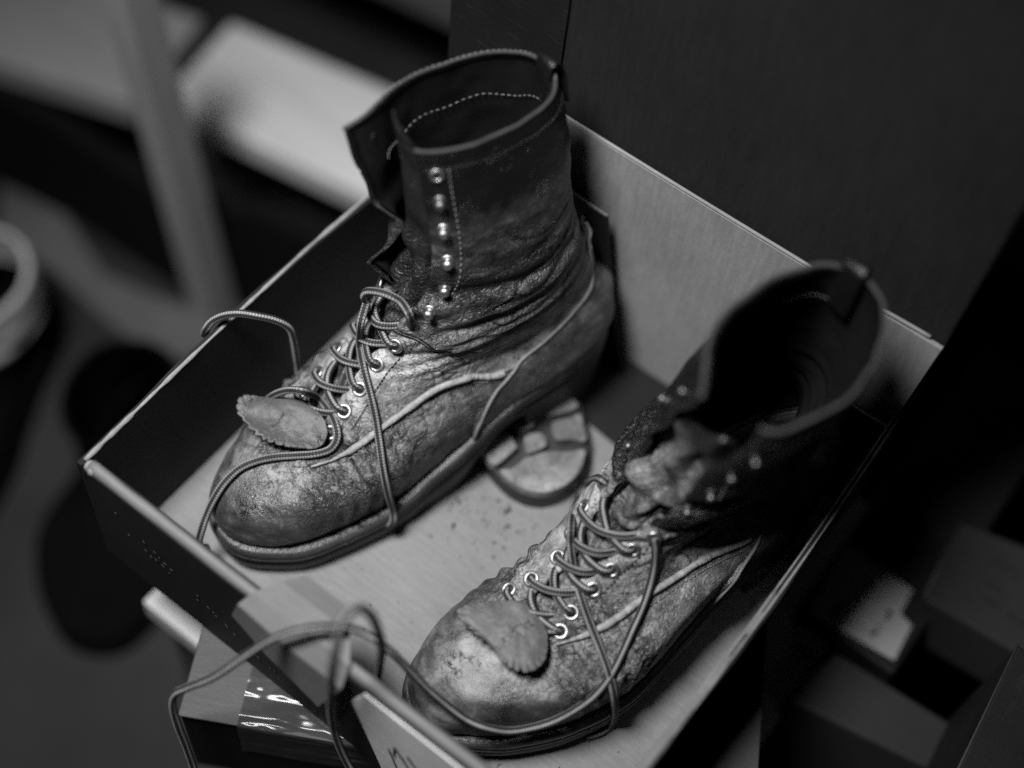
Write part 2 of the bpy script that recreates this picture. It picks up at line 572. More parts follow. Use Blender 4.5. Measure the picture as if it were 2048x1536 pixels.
class Boot:
    def __init__(self, heel, toe, side, lean, top_width, fold=0.0, seed=0, crumple=1.0, twist=0.0, shift=0.0, ridge=0.0, stretch=0.0):
        self.heel = np.array(heel, float)
        d = np.array(toe, float) - self.heel
        self.d = d / np.linalg.norm(d)
        self.rotz = math.atan2(self.d[1], self.d[0])
        self.side = side              # +1: the big-toe side is b > 0
        self.lean = lean              # (a, b) shift of the shaft top
        self.seed = seed
        self.crumple = crumple
        self.twist = twist
        self.shift = shift
        self.ridge = ridge
        self.stretch = stretch
        P = np.array(PROFILE)
        P[-4:, 6] += (top_width - 0.032) * np.array([0.25, 0.55, 0.85, 1.0])
        k = np.arange(len(P))
        self.f = [pchip(k, P[:, i]) for i in range(7)]

    def smooth(self, th, v):
        th = np.asarray(th, float); v = np.asarray(v, float)
        zF, aF, zB, aB, sc, bl, ws = (f(v) for f in self.f)
        c = (1 - np.cos(th)) / 2
        a = aF + (aB - aF) * c
        wide = HALF_WIDTH(a) * sc
        w = wide * (1 - bl) + ws * bl
        sn = np.sin(th)
        ex = 0.78 + 0.22 * sstep(2.0, 6.0, v)
        b = w * np.sign(sn) * np.abs(sn) ** ex
        # the heel end is rounder than the ellipse while low
        z = zF + (zB - zF) * c
        low = 1 - sstep(0.0, 2.2, v)
        z = z * (1 - low) + low * (SEAT(a) + (zF - 0.030) * 0.9)
        # curved centre line of the last
        b = b + self.ridge * sstep(3, 6.5, v) * (1 - 0.5 * sstep(8, 10, v) - 0.5 * sstep(10.5, 12.5, v))
        b = b + self.shift * sstep(0.10, 0.2, a) * (1 - sstep(8, 12, v)) + self.side * 0.008 * sstep(0.16, 0.30, a) * (1 - sstep(6, 9, v)) - self.side * 0.004 * sstep(0.12, 0.2, a) * (1 - sstep(0.2, 0.28, a))
        a = a + self.stretch * sstep(0.08, 0.30, a)
        h = LEAN(z)
        lb, la = self.lean[1] * h, self.lean[0] * h
        # shaft twist about its centre
        if self.twist:
            tw = self.twist * h
            ca = 0.09
            da, db = a - ca, b
            a = ca + da * np.cos(tw) - db * np.sin(tw)
            b = da * np.sin(tw) + db * np.cos(tw)
        return np.stack([a + la, b + lb, z], -1)

    def disp(self, th, v, p):
        """creases and bulges, metres along the normal, and a 0..1 crease mask"""
        s = self.seed * 3.1
        q = p + s
        n1 = vnoise(q, 40); n2 = vnoise(q + 3.3, 110); n3 = vnoise(q * np.array([1, 1, 2.2]) + 7.7, 160)
        d = 0.0014 * n1 + 0.0006 * n2
        side = np.arccos(np.clip(np.cos(th), -1, 1))
        # ankle folds, horizontal waves fading to the heel
        ank = np.exp(-((v - 9.0) / 1.6) ** 2) * (1 - 0.55 * sstep(1.6, 2.8, side))
        wav = np.sin(v * 6.2 + 2.6 * vnoise(q, 16) + 0.9 * np.sin(th) + s) + 0.6 * np.sin(v * 11.5 + 4 * vnoise(q + 5, 22) - 1.1 * np.sin(th))
        d = d + 0.0020 * self.crumple * ank * wav
        # flex creases across the ball
        a = p[..., 0]
        flex = np.exp(-((a - 0.205 - 0.018 * np.cos(th)) / 0.028) ** 2) * sstep(0.5, 1.5, v) * (1 - sstep(5.4, 6.6, v))
        d = d + 0.0017 * flex * np.sin(a * 520 + 3.5 * vnoise(q, 30)) * sstep(0.3, 0.9, side)
        # sharp creases: narrow valleys of stretched noise
        def valley(stretch, scale, width, shift):
            n_ = vnoise(q * np.array(stretch) + shift, scale)
            return np.exp(-(n_ / width) ** 2)
        l_ank = ank * np.maximum(valley((0.6, 0.6, 2.4), 34, 0.055, 1.3), 0.7 * valley((0.7, 0.7, 2.8), 70, 0.06, 4.1)) * np.clip(vnoise(q + 2.2, 30) + 0.75, 0, 1)
        ballw = np.exp(-((a - 0.205) / 0.03) ** 2) * sstep(0.25, 0.7, side) * (1 - sstep(5.2, 6.5, v))
        l_ball = ballw * np.maximum(valley((2.6, 0.8, 0.8), 42, 0.05, 8.8), 0.8 * valley((2.2, 1.0, 1.0), 95, 0.07, 6.6)) * np.clip(vnoise(q + 5.1, 40) + 0.6, 0, 1)
        waist = np.exp(-((a - 0.14) / 0.05) ** 2) * sstep(0.8, 2.0, v) * (1 - sstep(7.0, 8.6, v)) * sstep(0.4, 0.9, side)
        l_wai = 0.8 * waist * np.maximum(valley((1.6, 1.0, 1.6), 55, 0.05, 3.9), 0.7 * valley((1.4, 1.0, 1.8), 120, 0.07, 7.4)) * np.clip(vnoise(q + 8.3, 36) + 0.35, 0, 1)
        l_top = 0.7 * sstep(9.5, 10.5, v) * valley((0.6, 0.6, 1.8), 24, 0.035, 2.7) * np.clip(vnoise(q + 1.3, 30) + 0.3, 0, 1)
        line = np.clip(l_ank + l_ball + l_wai + l_top, 0, 1)
        d = d - 0.0014 * line
        # slack upper shaft
        up = sstep(9.8, 12.0, v)
        d = d + 0.0022 * up * vnoise(q * np.array([1, 1, 0.5]), 22) * self.crumple
        cr = np.clip(ank * 0.7 + flex * 0.8 + waist * 0.4, 0, 1)
        return d, cr, n3 - 4.2 * line

    def P(self, th, v, off=0.0, detail=True, ret=False):
        th = np.asarray(th, float); v = np.asarray(v, float)
        th, v = np.broadcast_arrays(th, v)
        e = 1e-3
        vv = np.clip(v, 0, TOP)
        p = self.smooth(th, vv)
        vm, vp = np.clip(vv - 0.02, 0, TOP), np.clip(vv + 0.02, 0, TOP)
        dt = self.smooth(th + e, vv) - self.smooth(th - e, vv)
        dv = self.smooth(th, vp) - self.smooth(th, vm)
        n = np.cross(dt, dv)
        ln = np.linalg.norm(n, axis=-1, keepdims=True)
        n = n / np.maximum(ln, 1e-14)
        d, cr, n3 = self.disp(th, vv, p)
        if not detail: d = d * 0
        o = d + off
        r = p + n * np.asarray(o)[..., None]
        # beyond the rim: carry on upwards
        ex = np.clip(v - TOP, 0, None)
        r = r + ex[..., None] * np.array([0.002, self.lean[1] * 0.12, 0.030])
        if ret: return r, n, cr, n3
        return r

    def world(self, p):
        p = np.asarray(p, float)
        n = np.array([-self.d[1], self.d[0]])
        xy = self.heel + p[..., :1] * self.d + p[..., 1:2] * n
        return np.concatenate([xy, p[..., 2:3]], -1)

# ---- boot instances
BOOT_A = Boot((.165, .318), (.041, .045), 1, (0.0, -.05), .030, seed=0, shift=.003, ridge=-.005)
BOOT_B = Boot((.333, .322), (.246, .042), -1, (-.004, .0), .037, seed=2, twist=.25, shift=-.002, ridge=-.024, stretch=.018)
BOOT_A.gap_r = pchip([4.4, 5.2, 5.9, 6.65, 7.5, 8.28, 8.93, 9.55, 10.05, 10.7, 12, 13], [.32, .31, .29, .24, .20, .26, .33, .49, .63, .71, .73, .78])
BOOT_A.gap_l = pchip([4.5, 5, 6, 7, 8, 9, 10, 11, 12, 13], [-.20, -.22, -.26, -.30, -.32, -.28, -.24, -.20, -.20, -.24])
BOOT_B.gap_r = pchip([4.4, 5.12, 5.6, 6.28, 7.0, 7.7, 8.33, 9.5, 10.4, 11.3, 13], [.26, .27, .27, .29, .27, .28, .32, .30, .32, .36, .46])
BOOT_B.gap_l = pchip([4.4, 5.0, 5.8, 6.6, 7.1, 7.5, 8.3, 9.2, 10, 11, 12, 13], [-.22, -.18, -.02, .0, -.12, -.30, -.36, -.58, -.66, -.66, -.56, -.46])
BOOT_A.piping = pchip([0.0, .30, .70, .84, .925, 1.10, 1.28, 1.475, 1.80, 2.2, 3.15], [4.15, 4.2, 4.42, 4.68, 5.0, 5.43, 5.80, 5.60, 4.25, 3.8, 3.8])
BOOT_B.piping = pchip([0.0, .40, .74, .91, 1.06, 1.25, 1.43, 1.80, 2.2, 3.15], [4.5, 4.75, 5.03, 5.18, 5.30, 5.15, 4.95, 4.2, 3.8, 3.8])
for B_ in (BOOT_A, BOOT_B):
    B_.seam = pchip([0.0, .384, .637, .864, 1.265, 1.63, 2.03, 2.44, 2.70, 3.15], [8.95, 8.75, 8.62, 8.35, 7.62, 6.98, 6.68, 6.60, 6.43, 6.3])
    B_.counter = pchip([1.74, 1.83, 1.91, 2.06, 2.27, 2.63, 2.85, 3.0, 3.142], [2.2, 3.4, 4.65, 4.93, 5.28, 5.75, 6.7, 7.9, 8.4])
BOOT_A.eyelets_r = [(.463, 5.25), (.445, 5.9), (.41, 6.65), (.367, 7.5), (.436, 8.28), (.506, 8.93)]
BOOT_A.hooks_r = [(.681, 9.55), (.838, 10.05), (.899, 10.68), (.899, 11.35), (.92, 11.95), (.96, 12.52)]
BOOT_A.eyelets_l = [(-.36, 5.25), (-.38, 5.9), (-.42, 6.65), (-.44, 7.5), (-.45, 8.28), (-.42, 8.95)]
BOOT_A.hooks_l = []
BOOT_B.eyelets_r = [(.489, 5.12), (.48, 5.6), (.515, 6.28), (.48, 6.98), (.489, 7.68), (.524, 8.33)]
BOOT_B.hooks_r = [(.463, 9.55), (.53, 10.4), (.55, 11.2), (.57, 12.0)]
BOOT_B.eyelets_l = [(-.384, 5.03), (-.209, 5.8), (-.192, 6.58), (-.38, 7.0), (-.524, 7.45), (-.55, 8.28)]
BOOT_B.hooks_l = [(-.80, 9.0), (-.88, 9.9), (-.86, 10.9), (-.78, 11.8)]
# ---- end boot instances


# ---- boot parts
def skirted(P0, inner, nu, nv):
    """grid plus a turned-down edge all round, so a panel shows its thickness"""
    G = np.empty((nv + 2, nu + 2, 3))
    G[1:-1, 1:-1] = P0
    G[0, 1:-1], G[-1, 1:-1] = inner[0], inner[-1]
    G[1:-1, 0], G[1:-1, -1] = inner[:, 0], inner[:, -1]
    G[0, 0], G[0, -1], G[-1, 0], G[-1, -1] = inner[0, 0], inner[0, -1], inner[-1, 0], inner[-1, -1]
    return G


def panel(B, name, mat, parent, th_a, th_b, v_lo, v_hi, nu, nv, off, thick=0.0022, tone=None, ripple=None, flip=False, edge=0.0006):
    """leather panel: th_a(v), th_b(v) side edges, v_lo(th), v_hi(th) lower and upper edges"""
    s = np.linspace(0, 1, nu)[None, :]
    t = np.linspace(0, 1, nv)[:, None]
    fa = th_a if callable(th_a) else (lambda v: np.full_like(v, th_a))
    fb = th_b if callable(th_b) else (lambda v: np.full_like(v, th_b))
    v = np.full((nv, nu), 7.0)
    for _ in range(6):
        th = fa(v) * (1 - s) + fb(v) * s
        w = np.arccos(np.clip(np.cos(th), -1, 1))
        lo = v_lo(w, th) if callable(v_lo) else v_lo
        hi = v_hi(w, th) if callable(v_hi) else v_hi
        v = lo + (hi - lo) * t
    th = fa(v) * (1 - s) + fb(v) * s
    o = off(th, v, s, t) if callable(off) else np.full((nv, nu), off)
    if ripple is not None: o = o + ripple(th, v, s + 0 * t, t + 0 * s)
    p, n, cr, n3 = B.P(th, v, o, True, True)
    # rounded edge
    e = np.minimum(np.minimum(s, 1 - s) * nu, np.minimum(t, 1 - t) * nv)
    p = p - n * (edge * np.exp(-e * 0.9))[..., None]
    G = skirted(p, p - n * thick, nu, nv)
    f = grid_faces(nu + 2, nv + 2, flip=flip)
    tn = (tone(th, v, p) if tone is not None else np.zeros((nv, nu))) + 0.25 * n3
    pad = lambda x: np.pad(x, 1, mode='edge').ravel()
    return mesh_obj(name, G.reshape(-1, 3), f, mat, parent, True, None, {'tone': pad(tn), 'crease': pad(cr)})


def on_curve(B, ths, vs, n, off):
    q = spline(np.c_[ths, vs], n)
    return B.P(q[:, 0], q[:, 1], off)


def ring_mesh(c, n, R, r, ns=20, nt=8):
    n = n / np.linalg.norm(n)
    u = np.cross(n, [0.3, 0.2, 0.9]); u /= np.linalg.norm(u); w = np.cross(n, u)
    a = np.linspace(0, 2 * np.pi, ns, endpoint=False); b = np.linspace(0, 2 * np.pi, nt, endpoint=False)
    A, Bb = np.meshgrid(a, b)
    v = c + (R + r * np.cos(Bb))[..., None] * (np.cos(A)[..., None] * u + np.sin(A)[..., None] * w) + (r * 0.8 * np.sin(Bb))[..., None] * n
    v = v.reshape(-1, 3)
    f = []
    for j in range(nt):
        for i in range(ns):
            f.append((j * ns + i, j * ns + (i + 1) % ns, ((j + 1) % nt) * ns + (i + 1) % ns, ((j + 1) % nt) * ns + i))
    return v, f


def lathe_mesh(c, n, prof, ns=18):
    """prof = [(radius, height)]"""
    n = n / np.linalg.norm(n)
    u = np.cross(n, [0.3, 0.2, 0.9]); u /= np.linalg.norm(u); w = np.cross(n, u)
    a = np.linspace(0, 2 * np.pi, ns, endpoint=False)
    v = np.concatenate([c + h * n + r * (np.cos(a)[:, None] * u + np.sin(a)[:, None] * w) for r, h in prof])
    f = grid_faces(ns, len(prof), wrap_u=True)
    k = (len(prof) - 1) * ns
    f.append(tuple(range(k, k + ns)))
    f.append(tuple(range(ns))[::-1])
    return v, f


def outline(B, n=220):
    th = np.linspace(-np.pi, np.pi, n, endpoint=False)
    p = B.smooth(th, np.zeros(n))
    xy = p[:, :2]
    t = np.roll(xy, -1, 0) - np.roll(xy, 1, 0)
    t /= np.linalg.norm(t, axis=1)[:, None]
    nrm = np.c_[t[:, 1], -t[:, 0]]
    if ((nrm * (xy - xy.mean(0))).sum(1) < 0).mean() > .5: nrm = -nrm
    return xy, nrm, p[:, 2]


def loop_sweep(xy, nrm, z, prof, closed=True):
    """prof(i-array)-> list of (d, dz) arrays ; closed cross-section swept round the outline"""
    n = len(xy)
    rows = [np.c_[xy + nrm * np.asarray(d).reshape(-1, 1) if not np.isscalar(d) else xy + nrm * d, z + dz] for d, dz in prof]
    v = np.concatenate(rows)
    f = grid_faces(n, len(rows), wrap_u=True)
    if closed:
        k = (len(rows) - 1) * n
        for i in range(n):
            f.append((k + i, k + (i + 1) % n, (i + 1) % n, i))
    return v, f


def zero_attr(o, tone=0.0):
    me = o.data
    for k, x in (('tone', tone), ('crease', 0.0)):
        if k not in me.attributes:
            at = me.attributes.new(k, 'FLOAT', 'POINT')
            at.data.foreach_set('value', np.full(len(me.vertices), x, dtype=np.float32))
    return o


def stitches(B, name, parent, ths, vs, count, off, mat, length=0.0032, r=0.00055):
    q = spline(np.c_[ths, vs], count * 2)
    p, n, _, _ = B.P(q[:, 0], q[:, 1], off, True, True)
    S = Soup()
    for i in range(0, count * 2 - 1, 2):
        a, b = p[i], p[i + 1]
        mid = (a + b) / 2; d = b - a
        L = np.linalg.norm(d)
        if L < 1e-6: continue
        d = d / L * min(length, L * 1.1) / 2
        path = np.array([mid - d, mid - d * .5 + n[i] * r, mid + d * .5 + n[i] * r, mid + d])
        v, f, uv = tube_data(path, r, 5)
        S.add(v, f, uv)
    o = S.build(name, mat, parent)
    o['kind'] = 'stuff'
    return o


def build_boot(B, label, opt):
    root = empty('work_boot', (B.heel[0], B.heel[1], 0.0), B.rotz)
    tag(root, label, 'boot', 'pair of old work boots in the box')
    PI = math.pi
    lo0 = lambda w, th: 0.0 * w
    # --- vamp
    def vamp_tone(th, v, p):
        a, b = p[..., 0], p[..., 1]
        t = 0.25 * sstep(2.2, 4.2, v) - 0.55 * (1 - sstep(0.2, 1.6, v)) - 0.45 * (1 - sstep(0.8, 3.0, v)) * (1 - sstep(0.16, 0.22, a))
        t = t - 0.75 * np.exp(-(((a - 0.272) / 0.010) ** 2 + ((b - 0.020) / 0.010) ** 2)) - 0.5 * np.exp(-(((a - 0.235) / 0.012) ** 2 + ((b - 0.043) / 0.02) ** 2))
        return t + opt.get('vamp_tone', 0)
    vamp_hi = lambda w, th: np.maximum(B.piping(w) + 0.35, 5.7 - 3.0 * w)
    panel(B, 'vamp', LEATHER_VAMP, root, -PI, PI, lo0, vamp_hi, 560, 110, 0.0, 0.002, vamp_tone)
    # --- quarters
    q_lo = lambda w, th: B.piping(w)
    q_hi = lambda w, th: B.seam(w) + 0.25
    def q_tone(th, v, p):
        return 0.45 * np.exp(-((v - 7.4) / 1.5) ** 2) + opt.get('quarter_tone', 0)
    rip = lambda th, v, s, t: 0.0010 * np.exp(-s * 22) * np.sin(v * 7.5) * sstep(6, 8, v)
    panel(B, 'quarter', LEATHER_QUARTER, root, B.gap_r, PI - 0.02, q_lo, q_hi, 260, 90, 0.0019, 0.0024, q_tone, rip)
    panel(B, 'quarter', LEATHER_QUARTER, root, lambda v: B.gap_l(v), -PI + 0.02, q_lo, q_hi, 260, 90, 0.0019, 0.0024, q_tone, rip, flip=True)
    # --- shaft, one piece from facing to facing round the back
    sh_lo = lambda w, th: B.seam(w)
    def sh_off(th, v, s, t):
        o = 0.0040 - 0.0026 * sstep(0.0, 0.30, t + 0 * s)
        left = np.exp(-(1 - s) * opt.get('curl_width', 26)) * (1 + 0 * t)
        o = o + left * opt.get('curl', 0.004) * (0.35 + np.sin(v * 3.9 + 0.6) * (1 - sstep(10.6, 12, v)) + 1.3 * sstep(11, 12.5, v))
        right = np.exp(-s * 30) * (1 + 0 * t)
        o = o + right * 0.0016 * np.sin(v * 5.5 + 1.0) * (1 - sstep(11, 12, v))
        o = o - right * 0.0025 * sstep(11.8, 13, v)
        return o
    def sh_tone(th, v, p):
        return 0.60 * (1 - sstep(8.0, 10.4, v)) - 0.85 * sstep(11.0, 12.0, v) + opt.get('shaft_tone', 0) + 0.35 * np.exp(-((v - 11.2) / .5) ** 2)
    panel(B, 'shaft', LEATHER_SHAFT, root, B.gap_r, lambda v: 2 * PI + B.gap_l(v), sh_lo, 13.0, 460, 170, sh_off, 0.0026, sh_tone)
    panel(B, 'lining', LINING, root, lambda v: B.gap_r(v) + 0.02, lambda v: 2 * PI + B.gap_l(v) - 0.02, 4.6, 12.97, 180, 80,
          lambda th, v, s, t: sh_off(th, v, s, t) * sstep(9, 10, v) - 0.0034, 0.0004, None, None, True)
    # rim binding
    s = np.linspace(0, 1, 160)
    th = B.gap_r(13.0) * (1 - s) + (2 * PI + B.gap_l(13.0)) * s
    rim = B.P(th, np.full(160, 13.0), sh_off(th, np.full(160, 13.0), s, np.ones(160)) - 0.0011)
    zero_attr(tube('rim_binding', rim, 0.0012, RIM_LEATHER, root, 8), -0.3)
    S = Soup()
    for i in (range(62, 150, 2) if opt.get('pale_stitch') else ()):
        a_, b_ = rim[i], rim[min(i + 1, 159)]
        up = np.array([0, 0, 0.0014])
        S.add(*tube_data(np.array([a_ + up * .6, a_ * .7 + b_ * .3 + up * .9, a_ * .3 + b_ * .7 + up * (.8 + .3 * RNG.random()), b_ * .9 + a_ * .1 + up * .5]), 0.00042 * (0.6 + 0.6 * RNG.random()), 5))
    if S.n:
        so = S.build('binding_stitching', DARK_PIPING, root); so['kind'] = 'stuff'
    thq = np.linspace(B.gap_r(8.7) + 0.02, 2 * PI + B.gap_l(8.7) - 0.02, 120)
    zero_attr(tube('seam_edge', B.P(thq, B.seam(np.arccos(np.clip(np.cos(thq), -1, 1))) - 0.06, 0.0022), 0.0010, LEATHER_SHAFT, root, 7), -0.6)
    vq = np.linspace(5.3, 8.6, 30)
    stitches(B, 'facing_stitching', root, B.gap_r(vq) + 0.36, vq, 26, 0.0017, LEATHER_SHAFT, 0.0026, 0.0006)
    lp = np.array([B.P(PI + .1, 12.0, -.0055), B.P(PI + .1, 12.8, -.005), B.P(PI + .1, 13.0, -.002) + [0, 0, .007], B.P(PI + .1, 12.9, .0045), B.P(PI + .1, 12.2, .0035)])
    zero_attr(tube('pull_loop', spline(lp, 40), 0.0085, LEATHER_SHAFT, root, 12, (1.0, 0.16)), -0.6)
    # --- heel counter
    c_hi = lambda w, th: B.counter(w)
    c_off = lambda th, v, s, t: 0.0024 + 0.0042 * sstep(6.2, 8.6, v) * np.exp(-((np.arccos(np.cos(th)) - PI) / 0.5) ** 2)
    def c_tone(th, v, p): return 0.25 * sstep(3, 6, v) - 0.2 + opt.get('counter_tone', 0)
    panel(B, 'heel_counter', LEATHER_VAMP, root, 1.74, 2 * PI - 1.74, lambda w, th: 0.15 + 0 * w, c_hi, 240, 90, c_off, 0.003, c_tone)
    for sg in (1, -1):
        thc = np.linspace(1.80, PI - 0.04, 30)
        ths = np.r_[1.735, 1.755, thc] * sg
        vs = np.r_[0.5, 1.6, B.counter(thc)]
        q = spline(np.c_[ths, vs], 150)
        tube('counter_piping', B.P(q[:, 0], q[:, 1], c_off(q[:, 0], q[:, 1], 0, 0) + 0.0002), 0.0012, DARK_PIPING, root, 7)
    # --- piping along the quarter edge
    for sg in (1, -1):
        thp = np.linspace(0.52, 1.80, 40)
        q = spline(np.c_[thp * sg, B.piping(thp) - 0.05], 170)
        rr = 0.0022 + 0.0004 * vnoise(np.c_[q * 9, q[:, :1]], 1.0)
        rr *= np.clip(np.linspace(0, 8, 170), .4, 1)
        tube('piping', B.P(q[:, 0], q[:, 1], 0.0020), rr * (1 if sg > 0 else .6), PIPING if sg > 0 else LEATHER_SHAFT, root, 8)
    # stitching inside the piping and along the facing
    thp = np.linspace(0.66, 1.76, 30)
    stitches(B, 'piping_stitching', root, thp, B.piping(thp) - 0.42, 42, 0.0003, DARK_PIPING, 0.0024, 0.0005)
    vs = np.linspace(9.6, 12.6, 30)
    stitches(B, 'facing_stitching', root, B.gap_r(vs) + 0.34, vs, 26, 0.0016, DARK_PIPING, 0.002, 0.0004)
    # rim stitching outside and inside
    thr = np.linspace(B.gap_r(12.6) + 0.1, 2 * PI + B.gap_l(12.6) - 0.1, 80)
    stitches(B, 'rim_stitching', root, thr, np.full(80, 12.62), 84, 0.0013, LEATHER_SHAFT, 0.0022, 0.0004)
    thr = np.linspace(PI + 0.1, 2 * PI + B.gap_l(12.6) - 0.15, 80)
    stitches(B, 'lining_stitching', root, thr, 12.1 + 0.04 * np.sin(thr * 9), 36, -0.0040, DARK_PIPING, 0.0020, 0.00028)
    # --- tongue
    def t_off(th, v, s, t):
        f = opt.get('tongue_fold', 0.003)
        return -0.0052 - opt.get('tongue_sink', 0.010) * sstep(8.8, 10.2, v) - opt.get('tongue_lean', 0.006) * sstep(11.2, 13.2, v) + f * sstep(7.5, 9, v) * (1 - 0.85 * sstep(10.0, 11.6, v)) * (np.sin(v * 4.3 + 5 * th + opt['phase']) + 0.7 * np.sin(v * 2.3 - 9 * th + 1.0)) + 0.0018 * np.sin(v * 9 + 3 * np.sin(9 * th)) * (1 - sstep(8, 9, v))
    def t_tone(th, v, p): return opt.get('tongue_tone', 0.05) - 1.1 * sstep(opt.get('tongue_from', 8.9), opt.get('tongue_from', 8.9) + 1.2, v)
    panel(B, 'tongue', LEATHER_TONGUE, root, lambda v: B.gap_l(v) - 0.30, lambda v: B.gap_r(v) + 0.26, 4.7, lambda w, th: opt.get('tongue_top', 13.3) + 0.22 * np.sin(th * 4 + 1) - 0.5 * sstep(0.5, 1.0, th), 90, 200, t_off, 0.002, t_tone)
    # --- welt, midsole, outsole, heel
    xy, nrm, z = outline(B)
    a = xy[:, 0]
    k = 0.45 + 0.55 * sstep(0.07, 0.14, a)
    wob = 0.0006 * vnoise(np.c_[xy, z], 90)
    w1, w2 = 0.0062 * k + wob, 0.0072 * k + wob
    v, f = loop_sweep(xy, nrm, z, [(-0.006, 0.0005), (0.001 * k, 0.0020), (w1 * .8, 0.0016), (w1, 0.0006), (w2, -0.0012), (w2, -0.0034), (w1, -0.0046), (-0.006, -0.0048)])
    zero_attr(mesh_obj('welt', v, f, WELT, root), opt.get('welt_tone', -0.35))
    v, f = loop_sweep(xy, nrm, z - 0.0047, [(-0.006, 0), (w1 * .9, 0), (w2 * 1.05, -0.0012), (w2 * 1.05, -0.0026), (w1 * .95, -0.0036), (w1 * .95, -0.0060), (-0.006, -0.0062)])
    zero_attr(mesh_obj('midsole', v, f, WELT, root), -0.35)
    zt = z - 0.0108
    zb = np.where(a > 0.135, 0.0, 0) + 0.007 * sstep(0.235, 0.30, a)
    zb = zb + 0.044 * (1 - sstep(0.095, 0.150, a))
    zb = np.minimum(zb, zt - 0.004)
    d3 = w1 * 0.9
    v, f = loop_sweep(xy, nrm, np.zeros(len(xy)), [(-0.006, zt), (d3, zt), (d3 + 0.0006, zt * .5 + zb * .5), (d3 - 0.001, zb + 0.001), (d3 - 0.003, zb)], closed=False)
    n = len(xy)
    f.append(tuple(range(4 * n, 5 * n)))
    mesh_obj('outsole', v, f, SOLE, root)
    hs = [i for i in range(n) if a[i] < 0.083]
    left = sorted([i for i in hs if xy[i, 1] >= 0], key=lambda i: -a[i]); right = sorted([i for i in hs if xy[i, 1] < 0], key=lambda i: a[i])
    idx = left + right
    ho = xy[idx] + nrm[idx] * 0.0026
    S = Soup()
    m_ = len(ho)
    lv = [(0.0515, 0.0), (0.036, -0.0005), (0.014, -0.002), (0.0015, -0.002), (0.0, -0.0035)]
    vv = np.concatenate([np.c_[ho + nrm[idx] * d, np.full(m_, zz)] for zz, d in lv])
    ff = grid_faces(m_, len(lv), wrap_u=True)
    ff += [tuple(range(m_)), tuple(range((len(lv) - 1) * m_, len(lv) * m_))]
    mesh_obj('heel', vv, ff, SOLE, root)
    # welt stitching
    S = Soup()
    L = np.concatenate([[0], np.cumsum(np.linalg.norm(np.diff(xy, axis=0), axis=1))])
    for u in np.arange(0, L[-1], 0.0046):
        aa = np.interp(u, L, a)
        if aa < 0.09: continue
        def pt(uu, dd, dz):
            return np.array([np.interp(uu, L, xy[:, 0] + nrm[:, 0] * dd * k), np.interp(uu, L, xy[:, 1] + nrm[:, 1] * dd * k), np.interp(uu, L, z) + dz])
        path = np.array([pt(u, 0.0036, 0.0014), pt(u + 0.0008, 0.0037, 0.0023), pt(u + 0.0022, 0.0039, 0.0023), pt(u + 0.0030, 0.0040, 0.0014)])
        S.add(*tube_data(path, 0.00065, 5))
    so = S.build('welt_stitching', THREAD if opt.get('pale_stitch') else DARK_PIPING, root); so['kind'] = 'stuff'
    # --- eyelets and hooks
    for (tht, vt) in B.eyelets_r + B.eyelets_l:
        c, nn, _, _ = B.P(np.array([tht]), np.array([vt]), 0.0019 if vt < B.seam(abs(tht)) else 0.003, True, True)
        v, f = ring_mesh(c[0] + nn[0] * 0.0004, nn[0], 0.0038, 0.0013)
        e = mesh_obj('eyelet', v, f, BRASS, root)
        v, f = lathe_mesh(c[0], nn[0], [(0.0032, 0.0), (0.0030, 0.0005), (0.0002, 0.0005)], 14)
        mesh_obj('hole', v, f, HOLE, e)
    for j, (tht, vt) in enumerate(B.hooks_r + (B.hooks_l if opt.get('left_hooks', True) else [])):
        c, nn, _, _ = B.P(np.array([tht]), np.array([vt]), 0.0016, True, True)
        if j % 6 == 5:
            v, f = ring_mesh(c[0] + nn[0] * 0.0004, nn[0], 0.0034, 0.0010)
            e = mesh_obj('eyelet', v, f, BRASS, root)
            v, f = lathe_mesh(c[0], nn[0], [(0.0032, 0.0), (0.0030, 0.0005), (0.0002, 0.0005)], 14)
            mesh_obj('hole', v, f, HOLE, e)
            continue
        hk = opt.get('hook_scale', 0.84)
        prof = [(0.0048, 0.0), (0.0047, 0.0006), (0.0030, 0.0010), (0.0018, 0.0014), (0.0017, 0.0030), (0.0030, 0.0036), (0.0037, 0.0046), (0.0038, 0.0056), (0.0034, 0.0068), (0.0024, 0.0077), (0.0010, 0.0081)]
        prof = [(a_ * hk, b_ * hk) for a_, b_ in prof]
        v, f = lathe_mesh(c[0], nn[0], prof, 16)
        mesh_obj('lace_hook', v, f, opt.get('hook_mat', DARK_METAL if j == 4 else BRASS), root)
    # --- crossed lacing through the eyelets
    er, el = B.eyelets_r, B.eyelets_l
    def cross(e0, e1, lift, under):
        """from an eyelet across the gap and under the opposite facing"""
        (t0, v0), (t1, v1) = e0, e1
        us = np.array([0.0, 0.06, 0.16, 0.4, 0.62, 0.80, 1.0])
        of = np.array([-0.001, 0.0046, 0.0052, 0.0030 + lift, 0.0028 + lift, 0.0006, under])
        tt = t0 + (t1 - t0) * us; vv_ = v0 + (v1 - v0) * us
        return B.P(tt, vv_, of, True)
    for i in range(len(er) - 1):
        for (A_, B__, lf) in ((er[i], el[i + 1], 0.0), (el[i], er[i + 1], 0.0026)):
            p = cross(A_, B__, lf + 0.0012 * math.sin(i * 2.3 + B.seed), -0.003)
            tube('lace', spline(p, 40), 0.0024, LACE, root, 10)
    p = cross(er[0], el[0], 0.0, 0.003)
    tube('lace', spline(p, 40), 0.0024, LACE, root, 10)
    # --- fringed kiltie
    kv = np.array(opt['kiltie'])          # closed outline in (a, b, z), fringe edges marked by 4th value
    O = spline(kv, 420, closed=True)[:-1]
    n = len(O)
    ctr = O[:, :3].mean(0)
